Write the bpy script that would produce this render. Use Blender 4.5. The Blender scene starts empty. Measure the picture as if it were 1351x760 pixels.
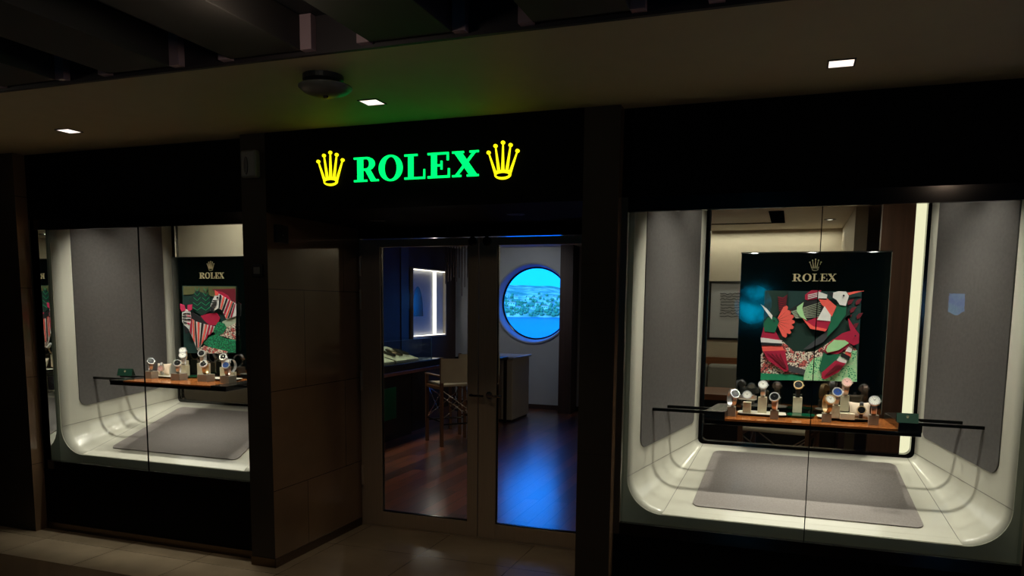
import bpy, math, random
import numpy as np
from math import sin, cos, pi, radians, sqrt
from mathutils import Vector, Matrix
random.seed(7)
sc = bpy.context.scene
col = sc.collection

# ------------------------------------------------------------------ camera
F, CX, CY = 1008.0, 675.5, 519.4
YAW, PITCH, ROLL, EYE = radians(20.0), radians(6.70), radians(.632), 1.6
def _rot():
    cy, sy, cp, sp, cr, sr = cos(YAW), sin(YAW), cos(PITCH), sin(PITCH), cos(ROLL), sin(ROLL)
    fw = np.array([-sy*cp, cy*cp, -sp]); rt = np.array([cy, sy, 0.]); up = np.cross(rt, fw)
    return np.array([rt*cr+up*sr, -rt*sr+up*cr, fw])
RM = _rot()
def ray(x, y): return RM.T @ np.array([(x-CX)/F, -(y-CY)/F, 1.])
def atY(x, y, Y): d = ray(x, y)*(Y/ray(x, y)[1]); return Vector((d[0], d[1], d[2]+EYE))
def atZ(x, y, Z): d = ray(x, y); d = d*((Z-EYE)/d[2]); return Vector((d[0], d[1], d[2]+EYE))
cam = bpy.data.cameras.new('camera'); camo = bpy.data.objects.new('camera', cam); col.objects.link(camo)
cam.sensor_width = 36; cam.lens = F/1351*36
cam.shift_x = 0; cam.shift_y = (CY-380)/1351
M3 = Matrix([list(RM[0]), list(RM[1]), list(-RM[2])]).transposed()
camo.matrix_world = Matrix.Translation((0, 0, EYE)) @ M3.to_4x4()
cam.clip_start = .05; cam.clip_end = 5000
sc.camera = camo
sc.view_settings.view_transform = 'Standard'; sc.view_settings.look = 'None'
sc.view_settings.exposure = 0; sc.view_settings.gamma = 1
sc.view_settings.use_curve_mapping = False
sc.cycles.use_denoising = True
sc.cycles.max_bounces = 14; sc.cycles.transparent_max_bounces = 24
sc.cycles.sample_clamp_indirect = 4

# ------------------------------------------------------------------ materials
MATS = {}
def lin(c):
    f = lambda v: (v/255/12.92) if v/255 <= .04045 else ((v/255+.055)/1.055)**2.4
    return (f(c[0]), f(c[1]), f(c[2]), 1)
def mat(name, rgb, rough=.5, metal=0., spec=.5, noise=0., nscale=8., bump=0., bscale=200., emit=None, estr=0., coat=0., stretch=None):
    if name in MATS: return MATS[name]
    m = bpy.data.materials.new(name); m.use_nodes = True; nt = m.node_tree; N = nt.nodes; L = nt.links
    b = N['Principled BSDF']; c = lin(rgb)
    b.inputs['Base Color'].default_value = c; b.inputs['Roughness'].default_value = rough
    b.inputs['Metallic'].default_value = metal; b.inputs['Specular IOR Level'].default_value = spec
    b.inputs['Coat Weight'].default_value = coat; b.inputs['Coat Roughness'].default_value = .05
    tc = N.new('ShaderNodeTexCoord'); mp = N.new('ShaderNodeMapping'); L.new(tc.outputs['Object'], mp.inputs[0])
    if stretch: mp.inputs['Scale'].default_value = stretch
    if noise or True:
        n = N.new('ShaderNodeTexNoise'); n.inputs['Scale'].default_value = nscale; n.inputs['Detail'].default_value = 5
        L.new(mp.outputs[0], n.inputs['Vector'])
        r = N.new('ShaderNodeValToRGB'); k = max(noise, .02)
        r.color_ramp.elements[0].color = tuple(v*(1-k) for v in c[:3])+(1,); r.color_ramp.elements[1].color = tuple(min(1, v*(1+k)) for v in c[:3])+(1,)
        r.color_ramp.elements[0].position = .3; r.color_ramp.elements[1].position = .7
        L.new(n.outputs[0], r.inputs[0]); L.new(r.outputs[0], b.inputs['Base Color'])
    if bump:
        n2 = N.new('ShaderNodeTexNoise'); n2.inputs['Scale'].default_value = bscale; L.new(tc.outputs['Object'], n2.inputs['Vector'])
        bp = N.new('ShaderNodeBump'); bp.inputs['Strength'].default_value = bump; bp.inputs['Distance'].default_value = .002
        L.new(n2.outputs[0], bp.inputs['Height']); L.new(bp.outputs[0], b.inputs['Normal'])
    if emit:
        b.inputs['Emission Color'].default_value = lin(emit); b.inputs['Emission Strength'].default_value = estr
    MATS[name] = m; return m
def emis(name, c, s):
    m = bpy.data.materials.new(name); m.use_nodes = True; nt = m.node_tree; nt.nodes.clear()
    e = nt.nodes.new('ShaderNodeEmission'); e.inputs[0].default_value = (*c, 1); e.inputs[1].default_value = s
    o = nt.nodes.new('ShaderNodeOutputMaterial'); nt.links.new(e.outputs[0], o.inputs[0]); MATS[name] = m; return m
def glassmat(name, tint, refl=1.0, rough=0.0):
    m = bpy.data.materials.new(name); m.use_nodes = True; nt = m.node_tree; N = nt.nodes; L = nt.links; N.clear()
    o = N.new('ShaderNodeOutputMaterial'); mx = N.new('ShaderNodeMixShader'); t = N.new('ShaderNodeBsdfTransparent'); g = N.new('ShaderNodeBsdfGlossy')
    t.inputs[0].default_value = (*tint, 1); g.inputs['Roughness'].default_value = rough
    fr = N.new('ShaderNodeFresnel'); fr.inputs[0].default_value = 1.45
    geo = N.new('ShaderNodeNewGeometry'); inv = N.new('ShaderNodeMath'); inv.operation = 'SUBTRACT'; inv.inputs[0].default_value = 1
    L.new(geo.outputs['Backfacing'], inv.inputs[1])
    mu = N.new('ShaderNodeMath'); mu.operation = 'MULTIPLY'; L.new(fr.outputs[0], mu.inputs[0]); L.new(inv.outputs[0], mu.inputs[1])
    m2 = N.new('ShaderNodeMath'); m2.operation = 'MULTIPLY'; m2.inputs[1].default_value = refl; L.new(mu.outputs[0], m2.inputs[0])
    L.new(m2.outputs[0], mx.inputs[0]); L.new(t.outputs[0], mx.inputs[1]); L.new(g.outputs[0], mx.inputs[2]); L.new(mx.outputs[0], o.inputs[0])
    MATS[name] = m; return m
def nodemat(name, rough=.4, spec=.5):
    m = bpy.data.materials.new(name); m.use_nodes = True; b = m.node_tree.nodes['Principled BSDF']
    b.inputs['Roughness'].default_value = rough; b.inputs['Specular IOR Level'].default_value = spec; MATS[name] = m
    return m, m.node_tree.nodes, m.node_tree.links, b
def brick(name, c1, c2, cm, w, h, mortar, rough, rot=0, grain=None, off=.5, bumpy=0, spec=.5, noise=.25, loc=(0, 0, 0), plane='XY'):
    m, N, L, b = nodemat(name, rough, spec)
    tc = N.new('ShaderNodeTexCoord'); mp = N.new('ShaderNodeMapping'); mp.inputs['Rotation'].default_value = (0, 0, rot); mp.inputs['Location'].default_value = loc
    if plane != 'XY':
        s = N.new('ShaderNodeSeparateXYZ'); cb = N.new('ShaderNodeCombineXYZ'); L.new(tc.outputs['Object'], s.inputs[0])
        L.new(s.outputs['Y' if plane == 'YZ' else 'X'], cb.inputs[0]); L.new(s.outputs['Z'], cb.inputs[1]); L.new(cb.outputs[0], mp.inputs[0])
    else: L.new(tc.outputs['Object'], mp.inputs[0])
    br = N.new('ShaderNodeTexBrick'); L.new(mp.outputs[0], br.inputs['Vector']); br.offset = off
    br.inputs['Color1'].default_value = lin(c1); br.inputs['Color2'].default_value = lin(c2); br.inputs['Mortar'].default_value = lin(cm)
    br.inputs['Scale'].default_value = 1; br.inputs['Brick Width'].default_value = w; br.inputs['Row Height'].default_value = h
    br.inputs['Mortar Size'].default_value = mortar; br.inputs['Mortar Smooth'].default_value = .1
    mp2 = N.new('ShaderNodeMapping'); L.new(mp.outputs[0], mp2.inputs[0])
    if grain: mp2.inputs['Scale'].default_value = grain
    n = N.new('ShaderNodeTexNoise'); n.inputs['Scale'].default_value = 3; n.inputs['Detail'].default_value = 8; L.new(mp2.outputs[0], n.inputs['Vector'])
    r = N.new('ShaderNodeValToRGB'); r.color_ramp.elements[0].position = .3; r.color_ramp.elements[1].position = .7
    r.color_ramp.elements[0].color = (1-noise,)*3+(1,); r.color_ramp.elements[1].color = (1+noise,)*3+(1,)
    L.new(n.outputs[0], r.inputs[0])
    mx = N.new('ShaderNodeMix'); mx.data_type = 'RGBA'; mx.blend_type = 'MULTIPLY'; mx.inputs[0].default_value = 1
    L.new(br.outputs['Color'], mx.inputs[6]); L.new(r.outputs[0], mx.inputs[7]); L.new(mx.outputs[2], b.inputs['Base Color'])
    if bumpy:
        bp = N.new('ShaderNodeBump'); bp.inputs['Strength'].default_value = bumpy; bp.inputs['Distance'].default_value = .002
        L.new(n.outputs[0], bp.inputs['Height']); L.new(bp.outputs[0], b.inputs['Normal'])
    return m
def dots(name, c1, c2, c3, scale, thr=.35):
    m, N, L, b = nodemat(name, .7)
    tc = N.new('ShaderNodeTexCoord'); v = N.new('ShaderNodeTexVoronoi'); v.inputs['Scale'].default_value = scale; L.new(tc.outputs['Object'], v.inputs['Vector'])
    r = N.new('ShaderNodeValToRGB'); r.color_ramp.interpolation = 'CONSTANT'
    r.color_ramp.elements[0].color = lin(c1); r.color_ramp.elements[1].color = lin(c2); r.color_ramp.elements[1].position = thr
    L.new(v.outputs['Distance'], r.inputs[0])
    n = N.new('ShaderNodeTexNoise'); n.inputs['Scale'].default_value = scale*.25; L.new(tc.outputs['Object'], n.inputs['Vector'])
    r2 = N.new('ShaderNodeValToRGB'); r2.color_ramp.elements[0].position = .52; r2.color_ramp.elements[1].position = .56
    L.new(n.outputs[0], r2.inputs[0]); mx = N.new('ShaderNodeMix'); mx.data_type = 'RGBA'; L.new(r2.outputs[0], mx.inputs[0])
    L.new(r.outputs[0], mx.inputs[6]); r3 = N.new('ShaderNodeValToRGB'); r3.color_ramp.interpolation = 'CONSTANT'
    r3.color_ramp.elements[0].color = lin(c3); r3.color_ramp.elements[1].color = lin(c2); r3.color_ramp.elements[1].position = thr
    L.new(v.outputs['Distance'], r3.inputs[0]); L.new(r3.outputs[0], mx.inputs[7]); L.new(mx.outputs[2], b.inputs['Base Color'])
    return m

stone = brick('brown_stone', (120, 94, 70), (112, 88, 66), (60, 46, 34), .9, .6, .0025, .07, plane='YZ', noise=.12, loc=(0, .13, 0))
stone_shaded = brick('brown_stone_shaded', (64, 55, 45), (64, 55, 45), (54, 46, 38), 3., .95, .0025, .6, spec=.2, plane='XZ', noise=.12, loc=(0, .1, 0))  # darker copy for front faces, their shade put into the colour
marble = brick('polished_marble', (150, 132, 108), (140, 122, 98), (80, 68, 52), .62, .62, .003, .13, off=0, noise=.15, loc=(.3, .1, 0), rot=0)
marble_dark = mat('dark_marble', (92, 74, 56), .2, noise=.2, nscale=3)
wood_floor = brick('store_plank_floor', (158, 90, 60), (84, 48, 36), (14, 8, 6), 1.3, .125, .004, .2, spec=1., rot=pi/2, grain=(2, 30, 1), bumpy=.25, noise=.35)
soffit_m = mat('soffit_paint', (184, 168, 132), .62, noise=.03, spec=.3)
black_m = mat('black_panel', (5, 5, 5), .6, spec=.08)
blackgloss = mat('black_gloss_frame', (14, 12, 11), .12, spec=.6)
bronze = mat('dark_bronze_metal', (98, 82, 66), .3, metal=1, noise=.05)
steel = mat('brushed_door_metal', (196, 172, 142), .38, metal=.45, noise=.06, nscale=4, stretch=(40, 40, 1))
chrome = mat('chrome', (200, 198, 195), .12, metal=1)
mirror_m = mat('mirror', (205, 210, 208), .02, metal=1)
beam_m = mat('ceiling_beam', (42, 36, 32), .75)
recess_m = mat('ceiling_recess_black', (22, 20, 22), .7)
mauve = mat('mauve_metal', (158, 130, 136), .6)
cove = mat('cream_lacquer', (228, 223, 206), .16, noise=.015, spec=.5)
fascia_m = mat('fascia_lacquer', (196, 198, 176), .35, noise=.02)
fabric = mat('grey_fabric', (118, 113, 110), .9, noise=.08, nscale=60, bump=.4, bscale=900)
pad_m = mat('taupe_pad', (164, 154, 148), .85, noise=.1, nscale=120, bump=.5, bscale=900)
shelf_wood = brick('shelf_wood', (176, 104, 52), (160, 90, 44), (150, 84, 40), 2.2, .4, .001, .16, grain=(3, 34, 3), noise=.45)
cap_m = mat('shelf_end_metal', (70, 66, 62), .22, metal=.8)
pan_green = mat('glossy_dark_green', (3, 9, 7), .06, spec=1., coat=1.)
gold = mat('pale_gold', (226, 206, 160), .35, metal=.2)
steelw = mat('watch_steel', (222, 222, 220), .22, metal=.55)
goldw = mat('watch_gold', (232, 200, 150), .22, metal=.5)
rosew = mat('watch_rose_gold', (228, 196, 178), .22, metal=.5)
strapk = mat('black_strap', (18, 17, 17), .5)
dialk = mat('black_dial', (14, 15, 18), .2); dialw = mat('white_dial', (226, 224, 214), .3); dialb = mat('blue_dial', (42, 74, 140), .2)
dialg = mat('green_dial', (22, 70, 44), .2); dialp = mat('pink_dial', (220, 170, 160), .25)
ivory = mat('ivory_block', (214, 206, 178), .5, noise=.03)
taupe = mat('taupe_block', (150, 140, 124), .5, noise=.04)
whitet = mat('white_tray', (226, 220, 200), .35); under = mat('dark_underside', (24, 28, 26), .4)
greent = mat('green_tray', (6, 74, 48), .25, spec=.6); greencard = mat('green_card', (5, 56, 38), .5)
pillow_m = mat('cream_suede', (222, 202, 178), .85, noise=.03, bump=.2)
cream_wall = mat('cream_wall', (196, 184, 164), .6, noise=.03)
dim_wall = mat('blue_grey_wall', (176, 176, 180), .7, noise=.03)
dark_wood = mat('dark_red_wood', (52, 30, 26), .65, noise=.3, nscale=3, stretch=(14, 14, .6))
brown_wood = mat('brown_wood', (120, 72, 42), .35, noise=.3, nscale=3, stretch=(1, 14, 14))
leg_wood = mat('stool_wood', (104, 70, 48), .4, noise=.25, nscale=6, stretch=(8, 8, 1))
canvas = mat('beige_canvas', (190, 178, 156), .85, noise=.05, bump=.3)
white_plastic = mat('grey_plastic', (120, 118, 112), .45)
blackp = mat('black_plastic', (14, 14, 14), .4)
counter_m = mat('counter_panel', (30, 26, 24), .25)
greenp = mat('dark_green_panel', (14, 110, 74), .3)
glass = glassmat('shop_glass', (.94, .97, .95), .55)
doorglass = glassmat('door_glass', (.86, .9, .88), .8)
caseglass = glassmat('case_glass', (.88, .94, .94), 1.2)
portglass = glassmat('blue_cast_porthole_glass', (.55, .95, 1.0), .6)  # tint added to turn the incoming daylight blue
green_e = emis('sign_green_light', (0.0, 1.0, .12), 1.9)
yellow_e = emis('sign_yellow_light', (1.0, .92, .006), 1.35)
lamp_e = emis('downlight_lamp', (1.0, .86, .74), 1.6)
strip_e = emis('light_panel', (1.0, .86, .60), 1.15)
led_e = emis('niche_led', (1.0, .86, .72), 4.0)

# ------------------------------------------------------------------ mesh helper
class MB:
    def __init__(s): s.v = []; s.f = []; s.m = []; s.k = 0; s.sm = []; s.smooth = False
    def add(s, vs, fs, smooth=None):
        n = len(s.v); s.v += [tuple(v) for v in vs]
        for f in fs: s.f.append(tuple(i+n for i in f)); s.m.append(s.k); s.sm.append(s.smooth if smooth is None else smooth)
        return s
    def box(s, x0, x1, y0, y1, z0, z1):
        x0, x1 = min(x0, x1), max(x0, x1); y0, y1 = min(y0, y1), max(y0, y1); z0, z1 = min(z0, z1), max(z0, z1)
        return s.add([(x0,y0,z0),(x1,y0,z0),(x1,y1,z0),(x0,y1,z0),(x0,y0,z1),(x1,y0,z1),(x1,y1,z1),(x0,y1,z1)],
              [(3,2,1,0),(4,5,6,7),(0,1,5,4),(1,2,6,5),(2,3,7,6),(3,0,4,7)])
    def prism(s, pts, vec):
        """extrude a planar polygon (3D points) along vec"""
        p = [Vector(a) for a in pts]; v = Vector(vec); n = len(p)
        nor = Vector((0, 0, 0))
        for i in range(n): nor += p[i].cross(p[(i+1) % n])
        if nor.dot(v) > 0: p.reverse()
        q = [a+v for a in p]
        return s.add(p+q, [tuple(range(n)), tuple(range(2*n-1, n-1, -1))]+[(i, i+n, (i+1) % n+n, (i+1) % n) for i in range(n)])
    def tube(s, path, r, n=10, closed=False, rr=None):
        path = [Vector(p) for p in path]; k = len(path); vs = []; fs = []
        prev = None
        for i, p in enumerate(path):
            a = path[(i-1) % k] if (i or closed) else p; b = path[(i+1) % k] if (i < k-1 or closed) else p
            t = (b-a).normalized()
            if prev is None: u = t.orthogonal().normalized()
            else: u = (prev-t*prev.dot(t)).normalized()
            prev = u; w = t.cross(u); ri = rr[i] if rr else r
            vs += [p+(u*cos(2*pi*j/n)+w*sin(2*pi*j/n))*ri for j in range(n)]
        for i in range(k if closed else k-1):
            for j in range(n):
                a = i*n+j; b = i*n+(j+1) % n; c = ((i+1) % k)*n+(j+1) % n; d = ((i+1) % k)*n+j
                fs.append((a, b, c, d))
        s.add(vs, fs, True)
        if not closed:
            s.add(vs[:n], [tuple(range(n-1, -1, -1))]); s.add(vs[-n:], [tuple(range(n))])
        return s
    def lathe(s, prof, o=(0, 0, 0), ax=(0, 0, 1), n=28, sx=1., cap=True):
        """prof = [(r, h)...] about axis"""
        o = Vector(o); ax = Vector(ax).normalized(); u = Vector((1, 0, 0)) if abs(ax.x) < .9 else Vector((0, 1, 0))
        u = (u-ax*u.dot(ax)).normalized(); w = ax.cross(u); vs = []; fs = []
        for r, h in prof: vs += [o+ax*h+(u*cos(2*pi*j/n)*sx+w*sin(2*pi*j/n))*r for j in range(n)]
        for i in range(len(prof)-1):
            for j in range(n): fs.append((i*n+j, i*n+(j+1) % n, (i+1)*n+(j+1) % n, (i+1)*n+j))
        s.add(vs, fs)
        if cap:
            if prof[0][0] > 1e-5: s.add(vs[:n], [tuple(range(n-1, -1, -1))])
            if prof[-1][0] > 1e-5: s.add(vs[-n:], [tuple(range(n))])
        return s
    def xf(s, M):
        s.v = [tuple(M @ Vector(v)) for v in s.v]; return s
    def build(s, name, m, parent=None, bevel=0, local=False, seg=2):
        me = bpy.data.meshes.new(name); vs = s.v
        if parent is not None and not local:
            inv = parent_world(parent).inverted(); vs = [tuple(inv @ Vector(v)) for v in vs]
        me.from_pydata([tuple(v) for v in vs], [], s.f)
        for mm in (m if isinstance(m, (list, tuple)) else [m]): me.materials.append(mm)
        for p, k, q in zip(me.polygons, s.m, s.sm): p.material_index = k; p.use_smooth = q
        me.update(); o = bpy.data.objects.new(name, me); col.objects.link(o)
        if parent is not None: o.parent = parent
        if bevel:
            b = o.modifiers.new('bevel', 'BEVEL'); b.width = bevel; b.segments = seg; b.limit_method = 'ANGLE'; b.angle_limit = radians(40)
        return o
def parent_world(o):
    M = Matrix.Identity(4)
    while o is not None: M = o.matrix_basis @ M; o = o.parent
    return M
def tag(o, label=None, cat=None, group=None, kind=None):
    if label: o['label'] = label
    if cat: o['category'] = cat
    if group: o['group'] = group
    if kind: o['kind'] = kind
    return o
def empty(name, loc=(0, 0, 0), rz=0, **k):
    o = bpy.data.objects.new(name, None); o.empty_display_size = .1; col.objects.link(o); o.location = loc; o.rotation_euler = (0, 0, rz)
    return tag(o, **k)
def copy_tree(o, parent=None):
    c = o.copy(); col.objects.link(c)
    if parent is not None: c.parent = parent
    for ch in [q for q in o.children]: copy_tree(ch, c)
    return c
def B(x0, x1, y0, y1, z0, z1): return MB().box(x0, x1, y0, y1, z0, z1)
def struct(o, label=None, cat=None): return tag(o, label, cat, kind='structure')

# ------------------------------------------------------------------ setting
D = 3.706          # front plane of the stone pillars and the sign
YG = 3.80          # plane of the shop windows
CZ = 2.545         # soffit height
YE = 2.62          # front edge of the soffit
YD = 4.72          # plane of the doors
FX = -4.015        # offset from right window to left window
struct(B(-9, 5, -6, YD+.02, -.1, 0).build('floor', marble))
struct(B(-9, 5, 1.6, 3.285, 0, .0015).build('floor_border', marble_dark), 'darker brown marble band running along the corridor floor', 'floor')
wb = wood_floor.node_tree.nodes['Principled BSDF']; wb.inputs['Coat Weight'].default_value = 1; wb.inputs['Coat Roughness'].default_value = .28; wb.inputs['Coat IOR'].default_value = 1.7
struct(B(-6.2, 3.5, YD+.02, 11.3, -.1, 0).build('floor', wood_floor))
# soffit with square holes is one slab; downlights are shallow boxes set on its underside
struct(B(-9, 5, YE+.02, 4.74, CZ, CZ+.06).build('ceiling', soffit_m))
struct(B(-9, 5, -6, YE+.02, 2.685, 2.78).build('ceiling', recess_m))
struct(B(-6.2, 3.5, 4.74, 11.3, 2.45, 2.56).build('ceiling', cream_wall))
# fascia in every channel and posts
struct(B(-9, 5, YE, YE+.0195, CZ, 2.69).build('trim_1', mat('channel_end_panel', (44, 36, 38), .6)))
proto = None
g0 = -3.089-.635*6
k = 0
for i in range(-2, 8):
    g = -3.089+.6355*i
    e = empty('ceiling_beam', (g+.468, -1.6, 2.555)) if proto is None else copy_tree(proto)
    if proto is None:
        proto = e
        MB().box(-.168, .168, -4.1, 4.195, 0, .128).build('beam_body', beam_m, e, .003, local=True)
        MB().box(-.168-.3, -.168-.25, 4.185, 4.219, 0, .128).build('end_post', mauve, e, local=True)
        MB().box(-.168-.052, -.168-.002, 4.185, 4.219, 0, .128).build('end_post', mauve, e, local=True)
    e.location = (g+.468, -1.6, 2.555)
    tag(e, 'dark flat ceiling beam running away from the cream soffit edge', 'ceiling beam', 'row of dark ceiling beams over the corridor')

# enclosing walls of the corridor behind the viewer
struct(B(-9, 5, -6.2, -6, 0, 2.7).build('wall_back', mat('corridor_wall', (120, 105, 88), .6)))
def emis_noise(name, c1, c2, st, sc_):
    m = bpy.data.materials.new(name); m.use_nodes = True; nt = m.node_tree; nt.nodes.clear(); N = nt.nodes; L = nt.links
    e = N.new('ShaderNodeEmission'); e.inputs[1].default_value = st; o = N.new('ShaderNodeOutputMaterial'); L.new(e.outputs[0], o.inputs[0])
    tc = N.new('ShaderNodeTexCoord'); n = N.new('ShaderNodeTexNoise'); n.inputs['Scale'].default_value = sc_; L.new(tc.outputs['Object'], n.inputs['Vector'])
    r = N.new('ShaderNodeValToRGB'); r.color_ramp.elements[0].color = (*c1, 1); r.color_ramp.elements[1].color = (*c2, 1); r.color_ramp.elements[0].position = .4; r.color_ramp.elements[1].position = .6
    L.new(n.outputs[0], r.inputs[0]); L.new(r.outputs[0], e.inputs[0]); return m
def behind(px, py, Ym, w_, h_, pts, name, m, label):
    a = atY(px, py, 2*Ym+5.98); cx_, cz_ = a.x, a.z
    q = struct(empty(name, (cx_, -6, cz_)), label, 'window')
    MB().prism([(cx_+x*w_, -5.99, cz_+z*h_) for x, z in pts], (0, .01, 0)).build('bright_pane', m, q)
    MB().prism([(cx_+x*w_*1.12, -6.0, cz_+z*h_*1.12) for x, z in pts], (0, .009, 0)).build('pane_frame', bronze, q)
behind(1262, 402, 3.8, .11, .17, [(-1, 1), (1, 1), (1, -.6), (0, -1), (-1, -.6)], 'window_4', emis_noise('far_window_glow', (.05, .3, 1.), (.2, .6, 1.), 9, 6), 'small pointed glowing window added across the corridor for its reflection')  # glowing pane placed so its mirror image shows in the shop glass
behind(998, 402, 4.475, .30, .33, [(cos(i*pi/16), sin(i*pi/16)) for i in range(32)], 'window_5', emis_noise('far_porthole_glow', (.0, .02, .05), (.0, .45, .8), 5, 4), 'round glowing pane added across the corridor for its reflection')  # glowing disc placed so its mirror image shows in the bird panel
struct(B(-9.2, -9, -6, 4, 0, 2.7).build('wall_left', MATS['corridor_wall']))
struct(B(5, 5.2, -6, 4, 0, 2.7).build('wall_right', MATS['corridor_wall']))

# stone pillars
def pillar(x0, x1, y1, label, z1=CZ):
    o = MB()
    o.k = 0; o.box(x0, x1, D, y1, 0, z1)
    ob = o.build('stone_pillar', [stone_shaded, stone])
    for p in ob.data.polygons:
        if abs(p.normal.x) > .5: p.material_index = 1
    return struct(ob, label, 'pillar')
pillar(-9, -4.845, 4.0, 'wide brown stone pillar at the left end of the shopfront')
P2 = pillar(-3.026, -2.856, YD+.02, 'brown stone pier between the zebra window and the glass doors')
P3 = pillar(-.992, -.815, YD+.02, 'stone pier between the glass doors and the bird window')
pillar(1.03, 1.6, 4.0, 'stone pier past the right end of the bird window')
# base trims of pier
for x0, x1, y0, y1 in ((-3.03, -2.852, D-.004, D+.0), (-2.856, -2.851, D-.004, YD-.03)):
    struct(B(x0, x1, y0, y1, 0, .055).build('baseboard_pier', bronze))

# upper black band and sign fascia
struct(B(-4.845, -3.026, YG-.01, YG+.1, 2.125, CZ).build('trim_2', black_m))
struct(B(-.815, 1.03, YG-.01, YG+.1, 2.125, CZ).build('trim_3', black_m))
signbox = struct(B(-2.856, -.992, D, YD, 2.105, CZ).build('wall_sign_bulkhead', black_m), 'black bulkhead carrying the lit sign over the doors', 'bulkhead')

# ------------------------------------------------------------------ lettering
def arcpts(cx, cy, rx, ry, a0, a1, n): return [(cx+rx*cos(a0+(a1-a0)*i/n), cy+ry*sin(a0+(a1-a0)*i/n)) for i in range(n+1)]
def ring(cx, cy, ro, ri, a0, a1, n=28):
    o = arcpts(cx, cy, ro[0], ro[1], a0, a1, n); i = arcpts(cx, cy, ri[0], ri[1], a0, a1, n)
    return [[o[k], o[k+1], i[k+1], i[k]] for k in range(n)]
def rc(x0, x1, y0, y1): return [(x0, y0), (x1, y0), (x1, y1), (x0, y1)]
GL = {
 'R': [rc(.16, .38, .04, .96), rc(.02, .42, .925, 1), rc(.02, .54, 0, .075), rc(.38, .52, .925, 1), rc(.38, .53, .455, .53), [(.46, .48), (.66, .49), (.88, .075), (1, .075), (1, 0), (.70, 0)]]+ring(.52, .7275, (.33, .2725), (.12, .19), -pi/2, pi/2),
 'O': ring(.5, .5, (.5, .53), (.27, .455), 0, 2*pi, 40),
 'L': [rc(.2, .44, .04, .96), rc(.02, .64, .925, 1), rc(.02, 1, 0, .08), [(.93, .05), (1, 0), (1, .38), (.94, .38)]],
 'E': [rc(.18, .42, .04, .96), rc(.02, .95, .92, 1), rc(.875, .95, .68, 1), rc(.02, 1, 0, .085), rc(.925, 1, 0, .36), rc(.42, .66, .455, .535), rc(.6, .67, .33, .67)],
 'X': [[(.07, .95), (.36, .95), (.95, .05), (.66, .05)], [(.79, .95), (.90, .95), (.21, .05), (.10, .05)], rc(0, .44, .925, 1), rc(.66, 1, .925, 1), rc(0, .34, 0, .075), rc(.56, 1, 0, .075)],
}
def letter_mb(ch, x0, x1, z0, z1, y, t):
    m = MB()
    for poly in GL[ch]: m.prism([(x0+(x1-x0)*p[0], y, z0+(z1-z0)*p[1]) for p in poly], (0, -t, 0))
    return m
def crown_mb(xc, z0, z1, w, y, t):
    h = z1-z0; m = MB(); P = lambda x, z: (xc+x*w, y, z0+z*h)
    tips = [(-.45, .72), (-.235, .88), (0, .955), (.235, .88), (.45, .72)]
    base = [(-.255, -.165), (-.155, -.06), (-.05, .05), (.06, .155), (.165, .255)]
    for (tx, tz), (b0, b1) in zip(tips, base):
        m.prism([P(b0, .13), P(b1, .13), P(tx+.016, tz), P(tx-.016, tz)], (0, -t, 0))
    m.prism([P(-.255, .12), P(.255, .12), P(.275, .24), P(-.275, .24)], (0, -t, 0))
    for tx, tz in tips: m.prism([P(tx+.062*cos(a*pi/9), tz+.05*sin(a*pi/9)) for a in range(18)], (0, -t, 0))
    m.prism([P(.262*cos(a*pi/12), .13+.125*sin(a*pi/12)) for a in range(24)], (0, -t, 0))
    m.k = 1
    m.prism([(xc+.19*cos(a*pi/12)*w, y-t, z0+(.12+.05*sin(a*pi/12))*h) for a in range(24)], (0, -t*.15, 0))
    return m
sign = empty('illuminated_sign', (-1.9, D, 2.25), label='glowing green lettering between two yellow crowns on the black bulkhead', cat='sign')
zb = atY(465, 238.8, D-.02).z; zt = atY(465, 206.4, D-.02).z
zb2 = atY(628, 232.6, D-.02).z; zt2 = atY(628, 198.6, D-.02).z
zb = (zb+zb2)/2; zt = (zt+zt2)/2
for ch, a, c in (('R', 464.4, 497.3), ('O', 498, 529), ('L', 531.4, 558.8), ('E', 562, 591.6), ('X', 595, 629.9)):
    letter_mb(ch, atY(a, 220, D-.02).x, atY(c, 217, D-.02).x, zb, zt, D, .008).build('letter', green_e, sign)
for a, c, y0, y1 in ((416.6, 452.2, 245, 198.4), (640.8, 683, 236.5, 185)):
    x0 = atY(a, y0, D-.02).x; x1 = atY(c, y0, D-.02).x
    crown_mb((x0+x1)/2, atY((a+c)/2, y0, D-.02).z, atY((a+c)/2, y1, D-.02).z, (x1-x0), D, .008).build('crown', [yellow_e, black_m], sign)

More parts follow.
